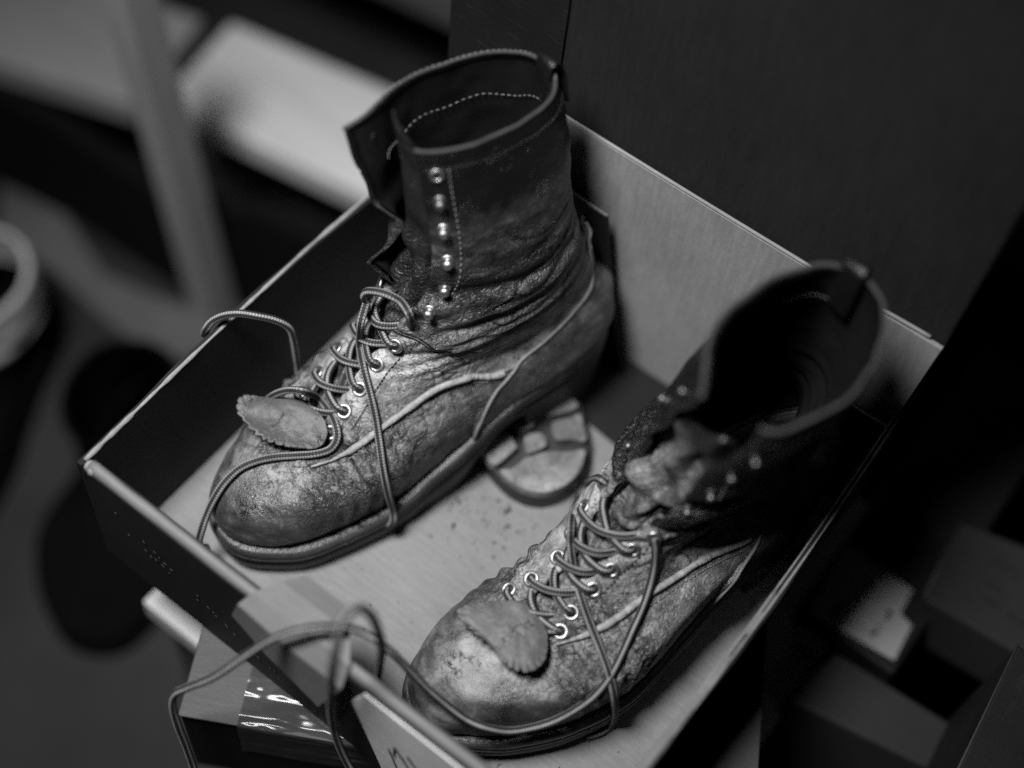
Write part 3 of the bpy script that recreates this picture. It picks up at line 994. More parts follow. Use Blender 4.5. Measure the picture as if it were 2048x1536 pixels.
    arc = np.concatenate([[0], np.cumsum(np.linalg.norm(np.diff(O[:, :3], axis=0), axis=1))])
    ph = arc / opt.get('tooth', 0.0042) + 0.3 * vnoise(np.c_[arc * 110, arc * 0, arc * 0], 1.0)
    saw = np.abs((ph % 1.0) - 0.5) * 2
    saw = sstep(0.35, 1.0, saw) * (0.7 + 0.5 * vnoise(np.c_[np.floor(ph) * 7.7, ph * 0, ph * 0], 1.0))
    fringe = np.clip(O[:, 3], 0, 1)
    d = O[:, :3] - ctr
    dn = np.linalg.norm(d, axis=1, keepdims=True)
    rings = np.concatenate([np.linspace(0.02, 0.70, 16), np.linspace(0.73, 1.0, 12)])
    amp = opt.get('tooth_len', 0.004)
    V = np.concatenate([ctr + d * r + d / dn * ((0.35 * amp * fringe - amp * saw * fringe) * sstep(0.80, 1.0, r))[:, None] for r in rings])
    rr2 = np.repeat(rings, n)
    fr2 = np.tile(fringe, len(rings)); sw2 = np.tile(saw, len(rings))
    hgt = 0.0034 * vnoise(V * 1.0 + 3.1, 48) + 0.0007 * vnoise(V, 200)
    crease_line = np.exp(-((V[:, 1] - ctr[1] - 0.25 * (V[:, 0] - ctr[0]) - 0.0015 * np.sin(V[:, 0] * 400)) / 0.0009) ** 2) * (rr2 < .7)
    V[:, 2] += hgt + opt.get('kiltie_dome', 0.004) * (1 - rr2 ** 2) - 0.0010 * crease_line
    V[:, 2] += fr2 * sstep(0.82, 1.0, rr2) * (opt.get('tooth_curl', 0.003) * (1 + 0.6 * vnoise(np.tile(np.c_[np.floor(ph) * 3.3, ph * 0, ph * 0], (len(rings), 1)), 1.0)) - 0.0016 * sw2)
    f = grid_faces(n, len(rings), wrap_u=True)
    f.append(tuple(range(n))[::-1])
    ko = mesh_obj('kiltie', V, f, LEATHER_KILTIE, root)
    zero_attr(ko, opt.get('kiltie_tone', 0.0))
    sm = ko.modifiers.new('thickness', 'SOLIDIFY'); sm.thickness = 0.0034; sm.offset = 0
    return root


KILTIE_A = [(.2145, .0112, .0925, 0), (.2226, .0178, .0895, 0), (.2359, .010, .0855, .8), (.2477, -.0011, .0825, 1), (.2542, -.0129, .0825, 1), (.2569, -.0236, .0865, 1), (.2513, -.0316, .0905, .8), (.2397, -.0259, .0925, 0), (.2242, -.0152, .0955, 0), (.2146, .0007, .0965, 0)]
KILTIE_B = [(.2488, -.0256, .0885, .6), (.2359, -.0165, .0905, 0), (.2332, -.0032, .0915, 0), (.2343, .0067, .0905, 0), (.2442, .0177, .0875, .3), (.2555, .0175, .0895, 1), (.2639, .0073, .0920, 1), (.2677, -.0098, .0925, 1), (.268, -.0311, .0910, 1)]
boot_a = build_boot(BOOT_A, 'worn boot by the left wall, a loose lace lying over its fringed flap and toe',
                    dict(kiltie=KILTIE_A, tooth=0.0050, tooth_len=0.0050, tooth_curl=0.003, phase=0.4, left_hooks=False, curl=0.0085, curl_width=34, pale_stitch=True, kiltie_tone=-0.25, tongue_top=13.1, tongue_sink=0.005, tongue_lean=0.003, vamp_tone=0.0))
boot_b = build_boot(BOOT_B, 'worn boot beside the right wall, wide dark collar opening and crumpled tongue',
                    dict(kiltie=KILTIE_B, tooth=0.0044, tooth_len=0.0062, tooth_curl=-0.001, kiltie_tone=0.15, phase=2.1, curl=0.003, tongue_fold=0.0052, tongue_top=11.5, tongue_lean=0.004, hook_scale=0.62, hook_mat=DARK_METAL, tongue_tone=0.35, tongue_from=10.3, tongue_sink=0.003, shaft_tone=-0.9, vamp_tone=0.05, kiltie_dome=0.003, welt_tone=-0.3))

# ------------------------------------------------------------------ the cardboard box
BW, BL, BH = 0.36, 0.3438, 0.1152
box = empty('cardboard_box', (0, 0, 0))
tag(box, 'open shallow cardboard box with dark sides, pale floor and upright lid, holding the two boots', 'cardboard box')
board('box_floor', (0.002, 0.002, -0.003), (BW - .002, 0.002, -0.003), (0.002, BL - .002, -0.003), 0.003, KRAFT, box)
rag = lambda U, V: 0.0012 * np.sin(U * 5 + 1) + 0.0008 * vnoise(np.stack([U * 6, V * 2, U * 0], -1), 1.0)


def wall(name, a, b, h, t, mat, bow, nu=40, nv=6, wob=0.0012):
    """upright board from a to b (x, y), thick t to the left of a->b, bowed outward"""
    a, b = np.array(a, float), np.array(b, float)
    d = b - a; L = np.linalg.norm(d); d /= L; n = np.array([-d[1], d[0]])
    u = np.linspace(0, 1, nu); w = np.linspace(0, 1, nv)
    rows = []
    for sgn in (0, 1):
        for k in w:
            off = -bow * np.sin(np.pi * u) * k ** 1.5 + sgn * t + (0.0022 * vnoise(np.c_[u * 5 + a[0] * 9, u * 0 + k * 1.6, u * 0], 1.0) + 0.001 * vnoise(np.c_[u * 14, u * 0 + k * 3, u * 0], 1.0)) * k * (1 if bow else 0)
            top = h + wob * vnoise(np.c_[u * 9, u * 0 + sgn * .2, u * 0], 1.0) * k
            rows.append(np.c_[a + d * (u * L)[:, None] + n * off[:, None], k * top])
    v = np.concatenate(rows)
    N = nu * nv
    f = grid_faces(nu, nv, flip=False) + [tuple(i + N for i in q) for q in grid_faces(nu, nv, flip=True)]
    rim = list(range(nu)) + [j * nu + nu - 1 for j in range(1, nv)] + [(nv - 1) * nu + i for i in range(nu - 2, -1, -1)] + [j * nu for j in range(nv - 2, 0, -1)]
    for i in range(len(rim)):
        p, q = rim[i], rim[(i + 1) % len(rim)]
        f.append((q, p, p + N, q + N))
    o = mesh_obj(name, v, f, mat, box, False)
    return o


def edge_strip(name, a, b, z, r, mat, bow, squash=None, n=90, z_end=None):
    a, b = np.array(a, float), np.array(b, float)
    d = b - a; nn = np.array([-d[1], d[0]]) / np.linalg.norm(d)
    u = np.linspace(0, 1, n)
    p = np.c_[a + d * u[:, None] - nn * (bow * np.sin(np.pi * u))[:, None], z + 0.0012 * vnoise(np.c_[u * 9, u * 0, u * 0], 1.0) + ((z_end - z) * u if z_end else 0)]
    rr = r * (1 + 0.45 * vnoise(np.c_[u * 50, u * 0, u * 0], 1.0) + 0.4 * vnoise(np.c_[u * 14 + 5, u * 0, u * 0], 1.0))
    return tube(name, p, rr, mat, box, 8, squash)


wall('side_wall', (0, BL), (0, 0), BH, 0.004, BOX_DARK, 0.004)
edge_strip('wall_edge', (0.002, BL), (0.002, 0.004), BH, 0.0012, BOX_EDGE, 0.004)
wall('side_wall', (BW, 0), (BW, BL), BH, 0.004, BOX_DARK, 0.004)
edge_strip('wall_edge', (BW - .0005, 0), (BW - .0005, BL), BH, 0.0008, BOX_EDGE, 0.004)
edge_strip('wall_edge', (BW - .0035, 0), (BW - .0035, BL), BH, 0.0006, BOX_EDGE, 0.004)
u_ = np.linspace(0, 1, 80)
tube('wall_lip', np.c_[BW - .002 + 0.004 * np.sin(np.pi * u_ * .55), 0.002 + u_ * 0.19, BH - 0.0015 + 0.0006 * vnoise(np.c_[u_ * 11, u_ * 0, u_ * 0], 1.0)], (0.0034 * (1 - u_) ** 0.6 + 0.0006) * (1 + .15 * vnoise(np.c_[u_ * 25, u_ * 0, u_ * 0], 1.0)), FRONT_LIP, box, 10)
S = Soup()
for row, (x0_, z0_, x1_, z1_) in enumerate(((0.012, 0.088, 0.118, 0.030), (0.030, 0.062, 0.150, 0.020))):
    for i in range(26):
        if RNG.random() < .55: continue
        t_ = (i + RNG.uniform(-.2, .2)) / 26
        c_ = np.array([x0_ + (x1_ - x0_) * t_, -0.0003, z0_ + (z1_ - z0_) * t_ + RNG.normal(0, .0012)])
        d_ = np.array([0.0012 * RNG.uniform(.4, 1.2), 0, -0.0010 * RNG.uniform(.2, 1.6)])
        S.add(*tube_data(np.array([c_ - d_, c_ + d_]), 0.00035, 5))
pk = S.build('perforation_marks', GREY_STRIP, box); pk['kind'] = 'stuff'
# front wall is a folded double board with a rounded top
wall('front_wall', (0.004, 0), (BW - .004, 0), BH - 0.004, 0.009, BOX_DARK, 0.0)
p = np.linspace(0.006, BW - 0.004, 60)
zz = BH - 0.0045 + 0.0006 * np.sin(p * 40) + 0.0005 * vnoise(np.c_[p * 60, p * 0, p * 0], 1.0)
tube('front_lip', np.c_[p, 0.0045 + 0.0004 * vnoise(np.c_[p * 45 + 9, p * 0, p * 0], 1.0), zz], 0.0048 + 0.0004 * vnoise(np.c_[p * 80, p * 0, p * 0], 1.0), FRONT_LIP, box, 14, (0.75, 1.0))
# rear wall and standing lid
wall('rear_wall', (BW, BL + .003), (0, BL + .003), 0.62, 0.004, BOX_LID, 0.0, 60, 30)
board('rear_insert', (0.012, BL - .0075, 0.001), (0.353, BL - .0075, 0.001), (0.020, BL - .0055, 0.193), -0.003, KRAFT_PANEL, box, 30, 12, lambda U, V: 0.0012 * np.sin(np.pi * U) * V)
tube('insert_edge', spline([(0.020, BL - .0045, 0.1935), (0.10, BL - .005, 0.194), (0.20, BL - .0055, 0.1945), (0.30, BL - .005, 0.195), (0.352, BL - .004, 0.196)], 60), 0.0012, BOX_EDGE, box, 6)
edge_strip('wall_edge', (-0.001, BL - .002), (-0.001, BL - .0015), 0.10, 0.0009, BOX_EDGE, 0, z_end=0.62)
edge_strip('wall_edge', (BW + .001, BL - .002), (BW + .001, BL - .0015), 0.10, 0.0009, BOX_DARK, 0, z_end=0.62)
wall('lid_flap', (0.083, BL - .0012), (-.001, BL - .0012), 0.62, 0.002, BOX_DARK, 0.0, 20, 10)
# corner flaps folded in along the rear wall
FL = BL - 0.017


def flap(pts, name='corner_flap', t=0.003):
    v = []
    for q in pts: v.append(q)
    for q in pts: v.append((q[0], q[1] + t, q[2]))
    n = len(pts)
    f = [tuple(range(n))[::-1], tuple(range(n, 2 * n))] + [(i, (i + 1) % n, n + (i + 1) % n, n + i) for i in range(n)]
    return mesh_obj(name, v, f, BOX_DARK, box, False)


flap([(0.005, FL, 0.003), (0.181, FL - .004, 0.003), (0.171, FL - .004, 0.033), (0.159, FL - .004, 0.075), (0.142, FL - .004, BH + .034), (0.005, FL, BH + .034)])
tube('flap_edge', [(0.010, FL + .001, BH + .034), (0.142, FL - .002, BH + .034)], 0.0009, BOX_EDGE, box, 6)
flap([(0.285, FL, 0.012), (BW - .006, FL, 0.012), (BW - .006, FL, BH), (0.285, FL, BH)])
tube('flap_edge', spline([(0.286, FL + .001, BH), (0.31, FL + .0015, BH + .0006), (0.33, FL + .0005, BH), (BW - .003, FL + .001, BH)], 40), 0.0011, BOX_EDGE, box, 6)
tube('flap_edge', spline([(0.300, FL - .001, 0.012), (0.33, FL - .001, 0.013), (0.353, FL - .001, 0.012), (0.3535, FL - .004, 0.002)], 30), 0.0010, BOX_EDGE, box, 6)
poly_slab('floor_flap', [(0.1713, 0.277), (0.2285, 0.2712), (0.2295, 0.3481), (0.2027, 0.3464), (0.1496, 0.3409)], 0.0006, 0.0026, BOX_DARK, box)
# folded corner of the front wall
S = Soup()
for q in ([(0.0, 0.0045, BH - .002), (0.006, 0.004, BH - .004), (0.010, 0.0045, BH - .0045)],):
    S.add(*tube_data(spline(q, 12), [0.0022] * 4 + [0.0035] * 4 + [0.0046] * 4, 8))
S.build('corner_fold', BOX_EDGE, box)
# lock tab bent over the front lip
tab = [[(0.123, -0.006, 0.088), (0.150, -0.009, 0.078), (0.190, -0.010, 0.063)],
       [(0.130, -0.006, 0.112), (0.160, -0.008, 0.113), (0.205, -0.006, 0.106)],
       [(0.134, 0.002, 0.1185), (0.165, 0.003, 0.1205), (0.2035, 0.003, 0.1185)],
       [(0.142, 0.017, 0.1185), (0.166, 0.016, 0.1205), (0.192, 0.016, 0.1195)],
       [(0.1485, 0.029, 0.1150), (0.163, 0.029, 0.1150), (0.180, 0.029, 0.1150)]]
T = np.array(tab, float)
ti = np.linspace(0, 4, 41)
rows = np.stack([np.stack([np.interp(ti, np.arange(5), T[:, j, c]) for c in range(3)], 1) for j in range(3)], 1)
full = np.stack([np.stack([np.interp(np.linspace(0, 2, 24), np.arange(3), rows[i][:, c]) for c in range(3)], 1) for i in range(41)], 0)
full[..., 2] += 0.0008 * vnoise(full, 45)
to = mesh_obj('lock_tab', full.reshape(-1, 3), grid_faces(24, 41), BOX_TAB, box, False)
sm = to.modifiers.new('thickness', 'SOLIDIFY'); sm.thickness = 0.0016; sm.offset = 0

# handwriting patch on the front wall
label_front = mesh_obj('paper_patch', [(0.207, -0.0012, 0.080), (0.229, -0.0012, 0.004), (0.352, -0.0012, 0.004), (0.352, -0.0012, 0.106), (0.2165, -0.0012, 0.106),
                                       (0.207, 0.0002, 0.080), (0.229, 0.0002, 0.004), (0.352, 0.0002, 0.004), (0.352, 0.0002, 0.106), (0.2165, 0.0002, 0.106)],
                       [(0, 1, 2, 3, 4), (9, 8, 7, 6, 5)] + [(i, i + 5, (i + 1) % 5 + 5, (i + 1) % 5) for i in range(5)], KRAFT_PATCH, box, False)
S = Soup()


def on_front(px, py):
    return (px, -0.0014, py)


strokes = [[(.2345, .050), (.2385, .036), (.243, .020)], [(.2385, .060), (.2385, .049), (.239, .046)], [(.2385, .060), (.2455, .050), (.2505, .040), (.254, .024)],
           [(.248, .062), (.252, .056), (.2555, .053)], [(.2545, .052), (.262, .040), (.268, .026), (.271, .012)], [(.262, .056), (.270, .044), (.280, .040)], [(.283, .060), (.286, .044), (.292, .036), (.300, .040)]]
for st in strokes:
    S.add(*tube_data(spline([on_front(*q) for q in st], 16), 0.0007, 6))
S.build('handwriting', INK, box)

# ------------------------------------------------------------------ loose rubber heel lying in the box


heel_piece = empty('rubber_heel', (0.176, 0.234, 0.0))
tag(heel_piece, 'loose rounded rubber boot heel lying tread up on the box floor between the boots', 'boot heel')


def lug(name, pts, z0, z1, mat, bev, closed_n=40):
    o = spline(pts, closed_n, closed=True)[:-1]
    if ((o[:, 0] * np.roll(o[:, 1], -1)) - (np.roll(o[:, 0], -1) * o[:, 1])).sum() < 0: o = o[::-1]
    if name == 'tread_lug':
        o = o.mean(0) + (o - o.mean(0)) * 0.93
    return poly_slab(name, o, z0, z1, mat, heel_piece, bev)


lug('base', [(-0.035, -0.0322), (-0.0392, -0.02), (-0.0371, 0.0052), (-0.0257, 0.0256), (-0.0149, 0.0412), (-0.0062, 0.0441), (0.003, 0.0387), (0.0163, 0.0262), (0.0254, 0.0147), (0.0317, 0.0012), (0.0318, -0.0109), (0.0291, -0.0213), (0.0228, -0.0314), (0.0129, -0.0376), (0.0006, -0.0397), (-0.0141, -0.0376), (-0.0262, -0.0332)], 0.0, 0.017, SOLE, 0.001, 70)
for L_ in ([(-0.0123, -0.0397), (-0.0064, -0.0338), (-0.0042, -0.0207), (-0.0009, -0.0159), (0.0053, -0.0056), (0.0165, 0.0027), (0.024, 0.012), (0.0278, 0.0084), (0.032, -0.0015), (0.0327, -0.0131), (0.0299, -0.0239), (0.0238, -0.034), (0.0139, -0.0402), (0.0027, -0.0424), (-0.0071, -0.0419)],
           [(-0.0351, -0.0293), (-0.0274, -0.0166), (-0.0223, -0.0118), (-0.0112, -0.0167), (-0.0111, -0.0197), (-0.0129, -0.0356), (-0.0169, -0.0394), (-0.0264, -0.0355)],
           [(-0.0132, -0.007), (-0.0056, 0.002), (0.0028, -0.004), (-0.0024, -0.0162), (-0.006, -0.0166)],
           [(-0.0058, 0.0124), (0.0018, 0.0241), (0.0051, 0.0316), (0.013, 0.0254), (0.0219, 0.0165), (0.0134, 0.0105), (0.0038, 0.0035)],
           [(-0.0185, 0.0146), (-0.0125, 0.0244), (-0.0085, 0.037), (-0.0037, 0.0377), (0.0016, 0.034), (-0.0092, 0.0164)],
           [(-0.024, -0.0038), (-0.0165, 0.0072), (-0.0131, 0.0016), (-0.0176, -0.0064)]):
    lug('tread_lug', L_, 0.0168, 0.0255, DUSTY_RUBBER, 0.0012, 44)

# crumbs of dirt on the box floor
S = Soup()
_ico = [(0, 0, 1), (.89, 0, .45), (.28, .85, .45), (-.72, .53, .45), (-.72, -.53, .45), (.28, -.85, .45), (.72, .53, -.45), (-.28, .85, -.45), (-.89, 0, -.45), (-.28, -.85, -.45), (.72, -.53, -.45), (0, 0, -1)]
_icf = [(0, 1, 2), (0, 2, 3), (0, 3, 4), (0, 4, 5), (0, 5, 1), (1, 6, 2), (2, 7, 3), (3, 8, 4), (4, 9, 5), (5, 10, 1), (6, 7, 2), (7, 8, 3), (8, 9, 4), (9, 10, 5), (10, 6, 1), (6, 11, 7), (7, 11, 8), (8, 11, 9), (9, 11, 10), (10, 11, 6)]
for i in range(420):
    if i < 240:
        c = np.array([0.168, 0.186]) + RNG.normal(0, 1, 2) * np.array([0.026, 0.022])
    else:
        c = np.array([RNG.uniform(0.02, 0.34), RNG.uniform(0.02, 0.30)])
    r = min(0.00018 + RNG.exponential(0.00030), 0.0018)
    S.add(np.array(_ico) * r * (0.7 + 0.6 * RNG.random((12, 1))) + np.array([c[0], c[1], r * 0.5]), _icf)
cr = S.build('dirt_crumbs', DIRT, None, False)
cr['kind'] = 'stuff'

# ------------------------------------------------------------------ what the box stands on
lower = empty('taped_carton', (0.11, -0.05, -0.10), math.atan2(0.479, 0.878))
tag(lower, 'dark closed carton under the boot box, its front corner sticking out with shiny tape', 'carton')
CW, CD, CH = 0.354, 0.30, 0.0965
cb = poly_slab('carton_body', [(0, 0), (CW, 0), (CW, CD), (0, CD)], 0.0, CH - 0.003, BOX_DARK, lower, 0.002)
poly_slab('top_flap', [(-0.001, -0.001), (CW + .001, -0.001), (CW + .001, CD * .5 - .001), (-0.001, CD * .5 - .001)], CH - 0.0028, CH - 0.0002, BOX_TOP, lower, 0.001)
poly_slab('top_flap', [(-0.001, CD * .5 + .001), (CW + .001, CD * .5 + .001), (CW + .001, CD + .001), (-0.001, CD + .001)], CH - 0.0028, CH - 0.0002, BOX_TOP, lower, 0.001)
# wrinkled strip of clear tape over the front edge
nu, nv = 90, 60
U, V = np.meshgrid(np.linspace(0.036, 0.20, nu), np.linspace(-0.045, 0.040, nv))
rad = 0.006
prof_y = np.where(V > 0, V, 0.0); prof_z = np.where(V > 0, 0.0, V)
ang = np.clip((V + rad) / (2 * rad), 0, 1) * math.pi / 2
yy = np.where(V < -rad, -0.0016, np.where(V > rad, V - rad * 0.2, -0.0016 + rad * (1 - np.cos(ang))))
zz = np.where(V < -rad, CH + V, np.where(V > rad, CH + 0.0010, CH - rad + rad * np.sin(ang) + 0.0010))
Pn = np.stack([U, V, 0 * U], -1)
wr = 0.0011 * vnoise(Pn * np.array([.35, 2.2, 1]), 95) + 0.0004 * vnoise(Pn * np.array([.5, 1.6, 1]) + 2, 260)
G = np.stack([U, yy - wr * 0.7, zz + 0.0008 + wr], -1)
mesh_obj('clear_tape', G.reshape(-1, 3), grid_faces(nu, nv), TAPE, lower)

shelf = empty('pale_board', (0.0, 0.012, -0.135))
tag(shelf, 'pale board under the cartons, one bright corner showing left of the box', 'board')
poly_slab('board_top', [(0, 0), (0.40, 0), (0.40, 0.40), (0, 0.40)], 0.012, 0.034, PALE_WOOD, shelf, 0.002)
for x_, y_ in ((0.03, 0.03), (0.37, 0.03), (0.37, 0.37), (0.03, 0.37)):
    poly_slab('leg', [(x_ - .02, y_ - .02), (x_ + .02, y_ - .02), (x_ + .02, y_ + .02), (x_ - .02, y_ + .02)], -0.315, 0.0117, DARK_WOOD, shelf)

# ------------------------------------------------------------------ floor and walls of the room
def sheet(name, x0, x1, y0, y1, z, mat):
    o = mesh_obj(name, [(x0, y0, z), (x1, y0, z), (x1, y1, z), (x0, y1, z)], [(0, 1, 2, 3)], mat, None, False)
    o['kind'] = 'structure'
    return o


sheet('floor', -3, 3, -3, 3, -0.45, FLOOR)
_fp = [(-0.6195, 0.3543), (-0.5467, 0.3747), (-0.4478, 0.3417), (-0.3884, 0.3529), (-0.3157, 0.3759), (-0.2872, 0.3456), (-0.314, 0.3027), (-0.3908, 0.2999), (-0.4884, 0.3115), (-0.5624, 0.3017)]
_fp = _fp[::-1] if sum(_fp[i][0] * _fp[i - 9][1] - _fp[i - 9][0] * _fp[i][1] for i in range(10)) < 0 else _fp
fp = poly_slab('floor_light_patch', _fp, -0.4498, -0.4475, FLOOR_LIGHT)  # thin pale slab standing in for the lit stretch of floor
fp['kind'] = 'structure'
w_ = mesh_obj('wall', [(-3, 1.25, -0.45), (3, 1.25, -0.45), (3, 1.25, 2.2), (-3, 1.25, 2.2)], [(0, 1, 2, 3)], ROOM_WALL, None, False)
w_['kind'] = 'structure'

# ------------------------------------------------------------------ blurred bench behind on the left
bench = empty('wooden_bench', (-0.318, 0.380, -0.45))
tag(bench, 'blurred pale wooden bench behind the box on the left, with a slanting post', 'bench')


def slab_world(name, quad, z, t, mat, parent, origin, bev=0.003):
    o = np.array(quad, float) - np.array(origin[:2])
    return poly_slab(name, o, z - t - origin[2], z - origin[2], mat, parent, bev)


ORG = (-0.318, 0.380, -0.45)
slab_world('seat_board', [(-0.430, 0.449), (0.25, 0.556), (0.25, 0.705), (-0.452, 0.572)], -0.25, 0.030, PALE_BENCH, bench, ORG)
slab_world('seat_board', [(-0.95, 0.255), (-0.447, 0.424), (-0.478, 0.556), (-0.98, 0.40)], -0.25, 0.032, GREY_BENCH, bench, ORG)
P0, P1 = np.array([-0.318, 0.380, -0.45]), np.array([-0.318, 0.3415, 0.08])
hx = 0.016
v = []
for P_ in (P0, P1):
    for dx, dy in ((-hx, -hx), (hx, -hx), (hx, hx), (-hx, hx)): v.append(P_ + np.array([dx, dy, 0]) - np.array(ORG))
mesh_obj('post', v, [(3, 2, 1, 0), (4, 5, 6, 7), (0, 1, 5, 4), (1, 2, 6, 5), (2, 3, 7, 6), (3, 0, 4, 7)], GREY_POST, bench, False)
slab_world('back_board', [(-0.60, 0.66), (0.4, 0.80), (0.4, 0.82), (-0.60, 0.68)], 0.40, 0.64, DARK_PANEL, bench, ORG)
slab_world('under_panel', [(-1.0, 0.30), (-0.52, 0.372), (-0.35, 0.376), (-0.28, 0.42), (0.2, 0.50), (0.2, 0.52), (-0.28, 0.44), (-0.35, 0.396), (-0.52, 0.392), (-1.0, 0.32)], -0.285, 0.164, BLACK_PANEL, bench, ORG)
knob = empty('wooden_peg', (-0.354, 0.456, -0.45))
tag(knob, 'small pale blurred wooden peg on the floor under the bench', 'peg')
v, f = lathe_mesh(np.array([0, 0, 0.0]), np.array([0, 0, 1.0]), [(0.016, 0), (0.017, 0.01), (0.013, 0.03), (0.016, 0.045), (0.013, 0.056), (0.004, 0.060)], 20)
mesh_obj('peg_body', v, f, GREY_BENCH, knob)

# ------------------------------------------------------------------ dark shoes on the floor, far left


def low_shoe(heel, toe, zs, label, cuff_mat, top_w, lean=(0, 0), keep=13.0):
    B = Boot(heel, toe, 1, lean, top_w, seed=5)
    root = empty('dark_shoe', (heel[0], heel[1], -0.45), B.rotz)
    tag(root, label, 'shoe', 'dark shoes on the floor by the bench')
    th = np.linspace(-math.pi, math.pi, 97)
    vs = np.linspace(0, keep, 60)
    T, V = np.meshgrid(th, vs)
    p = B.P(T, V, 0.0, True); p[..., 2] *= zs
    mesh_obj('upper', p.reshape(-1, 3), grid_faces(97, 60), BLACK_RUBBER, root)
    T, V = np.meshgrid(th, np.linspace(keep - 3.6, keep + 0.02, 14))
    p = B.P(T, V, 0.0022, True); p[..., 2] *= zs
    q = B.P(T, V, -0.0015, True); q[..., 2] *= zs
    g = np.concatenate([p, q[::-1]])
    mesh_obj('cuff', g.reshape(-1, 3), grid_faces(97, 28), cuff_mat, root)
    root.scale = (1.05, 1.3, 1.0)
    xy, nrm, z = outline(B, 90)
    z = z * zs
    v, f = loop_sweep(xy, nrm, np.zeros(len(xy)), [(-0.004, z), (0.006, z), (0.006, z * 0), (-0.004, z * 0)])
    f.append(tuple(range(270, 360)))
    mesh_obj('sole', v, f, BLACK_RUBBER, root)
    return root


low_shoe((-0.300, 0.290), (-0.135, -0.005), 0.5, 'black blurred shoe on the floor, toe pointing at the pale board', BLACK_RUBBER, 0.040)
low_shoe((-0.470, 0.284), (-0.355, -0.012), 0.62, 'black blurred shoe with a pale cuff at the left edge', PALE_CUFF, 0.040)

# ------------------------------------------------------------------ cartons on the right
rc = empty('label_carton', (0.375, 0.290, -0.45))
tag(rc, 'dark carton below the right wall of the box, pale printed label on its top', 'carton')
poly_slab('carton_body', [(-0.008, 0.003), (0.072, 0.003), (0.072, 0.30), (-0.008, 0.30)], 0.0, 0.369, BOX_DARK, rc, 0.002)
poly_slab('label', [(0.002, 0.005), (0.067, 0.012), (0.064, 0.043), (0.053, 0.046), (0.051, 0.068), (-0.006, 0.069)], 0.3692, 0.3698, LABEL_PAPER, rc)
gc = empty('grey_carton', (0.395, 0.215, -0.45))
tag(gc, 'plain dark grey carton in front of the one with the pale label, dimly lit top', 'carton')
poly_slab('carton_body', [(0.0, 0.012), (0.125, 0.035), (0.128, 0.071), (0.012, 0.064)], 0.0, 0.375, GREY_STRIP, gc, 0.003)


def scribble(name, parent, x0, y0, w, h, z, mat, r, along='x'):
    S = Soup()
    n = max(4, int(w / (h * 1.1)))
    for i in range(n):
        if RNG.random() < 0.12: continue
        a = i * w / n
        for _ in range(2):
            p0 = np.array([a + RNG.uniform(0, .7) * w / n, RNG.uniform(0, h)]); p1 = np.array([a + RNG.uniform(0, .9) * w / n, RNG.uniform(0, h)])
            q = [(x0 + p[0], y0 + p[1], z) if along == 'x' else (x0 - p[1], y0 + p[0], z) for p in (p0, p1)]
            S.add(*tube_data(np.array(q), r, 4))
    return S.build(name, mat, parent, False)


for x0, y0, w, h in ((0.018, 0.012, 0.022, 0.004), (0.028, 0.014, 0.040, 0.004), (0.050, 0.018, 0.028, 0.006)):
    scribble('print_line', rc, x0, y0, w, h, 0.3700, INK, 0.0013, 'y')
rc2 = empty('printed_carton', (0.428, 0.345, -0.06))
tag(rc2, 'grey carton with printed lines on top at the right edge of the picture', 'carton')
poly_slab('carton_body', [(0.0, 0.072), (0.007, 0.0), (0.16, 0.012), (0.16, 0.115)], -0.061, 0.0, PRINT_BOARD, rc2, 0.002)
for x0, y0, w, h in ((0.030, 0.058, 0.06, 0.004), (0.029, 0.050, 0.07, 0.005), (0.036, 0.038, 0.06, 0.004), (0.026, 0.026, 0.05, 0.003)):
    scribble('print_line', rc2, x0, y0, w, h, 0.0006, INK, 0.0014)
tube('carton_edge', [(-0.0005, 0.071, 0.0004), (0.0065, 0.002, 0.0004)], 0.0010, BOX_TOP, rc2, 6)
rc3 = empty('dark_carton', (0.505, 0.10, -0.45))
tag(rc3, 'black carton at the lower right corner, one worn edge catching light', 'carton')
poly_slab('carton_body', [(0.004, 0), (0.30, 0), (0.30, 0.19), (-0.012, 0.19)], 0.0, 0.50, BOX_DARK, rc3, 0.002)
tube('worn_edge', [(0.004, 0.0, 0.4995), (-0.012, 0.19, 0.4995)], 0.0007, BOX_TOP, rc3, 6)
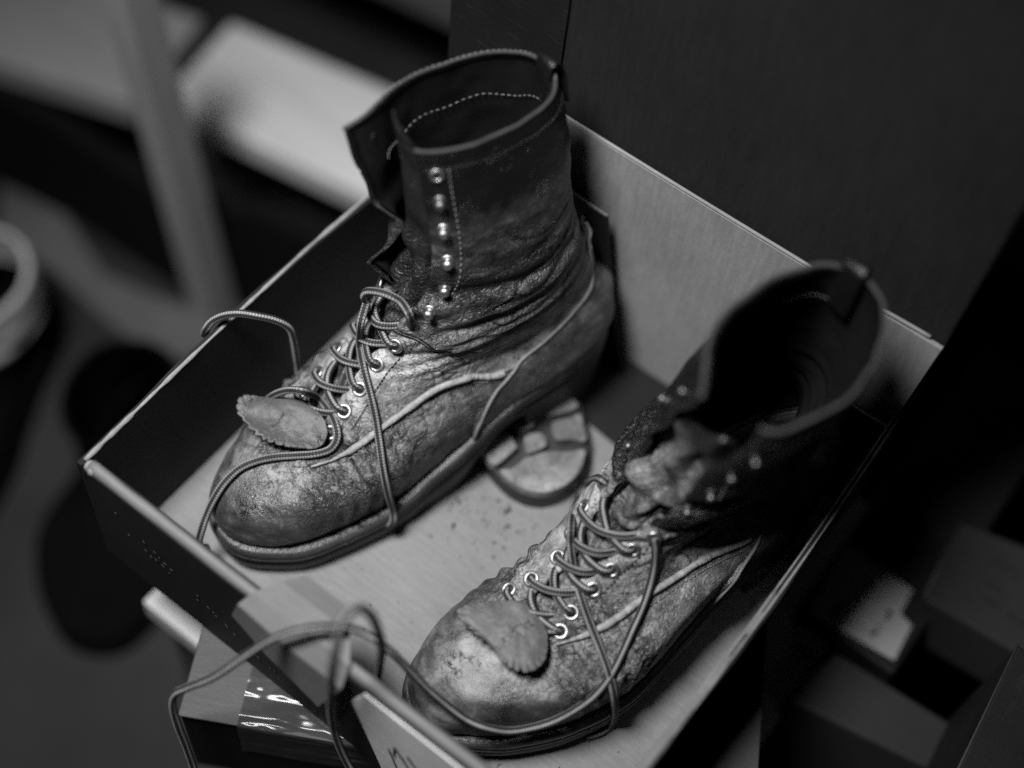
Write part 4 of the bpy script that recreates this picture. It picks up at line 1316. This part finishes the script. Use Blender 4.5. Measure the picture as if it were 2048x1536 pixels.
# ---- loose laces
LACES = {
    'A1': [(0.0998, 0.1811, 0.1464), (0.1017, 0.1758, 0.1666), (0.0927, 0.18, 0.1649), (0.0863, 0.178, 0.1683), (0.0784, 0.176, 0.1673), (0.0712, 0.1745, 0.1629), (0.0691, 0.1738, 0.1573), (0.0698, 0.1752, 0.1507), (0.0717, 0.1706, 0.1476), (0.0746, 0.1639, 0.143), (0.0713, 0.1668, 0.1147), (0.0836, 0.1556, 0.1148), (0.0937, 0.1492, 0.106), (0.1038, 0.1424, 0.097), (0.1136, 0.1345, 0.0877), (0.1245, 0.1252, 0.0783), (0.1313, 0.122, 0.0586), (0.1335, 0.1241, 0.0345), (0.1358, 0.1218, 0.0269), (0.134, 0.12, 0.0203)],
    'A2': [(0.0358, 0.1101, 0.0706), (0.0409, 0.1128, 0.0846), (0.0475, 0.1152, 0.0968), (0.0556, 0.1186, 0.1056), (0.065, 0.1215, 0.1101), (0.0644, 0.1338, 0.0865), (0.076, 0.1307, 0.0871), (0.0878, 0.1239, 0.0916), (0.0933, 0.1188, 0.0886), (0.0937, 0.1117, 0.085), (0.0888, 0.1035, 0.0845), (0.0785, 0.0965, 0.0805), (0.0689, 0.0889, 0.0782), (0.0606, 0.0806, 0.075), (0.0549, 0.0712, 0.0716), (0.0527, 0.0605, 0.0669), (0.0524, 0.0512, 0.0605), (0.0532, 0.0422, 0.0529), (0.0548, 0.0346, 0.0446), (0.0552, 0.0301, 0.0349), (0.0559, 0.03, 0.0275), (0.0566, 0.0345, 0.0227)],
    'A3': [(0.0346, 0.148, 0.06), (0.0348, 0.1471, 0.085), (0.0343, 0.1464, 0.108), (0.0328, 0.145, 0.122), (0.0269, 0.14, 0.13), (0.0184, 0.134, 0.133), (0.0081, 0.1296, 0.131), (-0.0002, 0.1248, 0.127), (-0.0059, 0.12, 0.1215), (-0.0081, 0.1159, 0.116), (-0.0113, 0.1157, 0.106)],
    'B1': [(0.2493, 0.1749, 0.1345), (0.2425, 0.1792, 0.1265), (0.212, 0.235, 0.0035), (0.2132, 0.2212, 0.0035), (0.2429, 0.154, 0.1116), (0.2518, 0.141, 0.1106), (0.2627, 0.1327, 0.0987), (0.2759, 0.1221, 0.097), (0.2878, 0.1159, 0.0898), (0.3007, 0.1086, 0.086), (0.3123, 0.1023, 0.0786), (0.3195, 0.0994, 0.0647), (0.3219, 0.1042, 0.0333), (0.3214, 0.1071, 0.006), (0.319, 0.0992, 0.003), (0.3138, 0.0918, 0.003)],
    'B2': [(0.2901, 0.165, 0.1326), (0.2933, 0.1641, 0.1248), (0.2968, 0.1619, 0.1099), (0.3005, 0.1549, 0.0994), (0.3041, 0.1439, 0.0919), (0.3068, 0.131, 0.0867), (0.3098, 0.1174, 0.0832), (0.312, 0.1035, 0.0796), (0.3108, 0.0912, 0.0712), (0.3061, 0.0793, 0.064), (0.2989, 0.0686, 0.0555), (0.2905, 0.0586, 0.0516), (0.2816, 0.0486, 0.0528), (0.2713, 0.04, 0.0597), (0.2597, 0.0361, 0.0621), (0.2471, 0.033, 0.0713), (0.2348, 0.0296, 0.0853), (0.2208, 0.0264, 0.1046), (0.2096, 0.0226, 0.1204), (0.1967, 0.0191, 0.1262), (0.1858, 0.0095, 0.1351), (0.1747, -0.0019, 0.136), (0.1633, -0.0137, 0.1272), (0.1526, -0.0256, 0.1087), (0.14, -0.0389, 0.0853), (0.1263, -0.0492, 0.0663), (0.1203, -0.0545, 0.057), (0.1199, -0.0582, 0.0445), (0.123, -0.0606, 0.0232), (0.1274, -0.0623, -0.0005), (0.1334, -0.0654, -0.0338)],
    'B3': [(0.2165, 0.042, 0.0035), (0.2116, 0.0373, 0.0032), (0.2063, 0.0318, 0.0032), (0.2026, 0.0277, 0.01), (0.2066, 0.021, 0.0509), (0.2098, 0.019, 0.0913), (0.2144, 0.016, 0.1334), (0.2142, 0.013, 0.167), (0.2119, 0.01, 0.188), (0.21, 0.004, 0.204), (0.2093, -0.003, 0.2076), (0.2104, -0.01, 0.2037), (0.2106, -0.015, 0.1835), (0.2076, -0.016, 0.1468), (0.2023, -0.013, 0.091), (0.2023, -0.012, 0.0522), (0.2071, -0.012, 0.0217), (0.2154, -0.012, -0.0042)],
}


def to_local(B, pts):
    p = np.asarray(pts, float)
    n = np.array([-B.d[1], B.d[0]])
    r = p[:, :2] - B.heel
    return np.c_[r @ B.d, r @ n, p[:, 2]]


for key, pts in LACES.items():
    B_, root_ = (BOOT_A, boot_a) if key[0] == 'A' else (BOOT_B, boot_b)
    q = spline(to_local(B_, pts), 30 + 12 * len(pts))
    tube('lace', q, 0.0025 * (1 + 0.09 * vnoise(q, 70)), LACE, root_, 12)
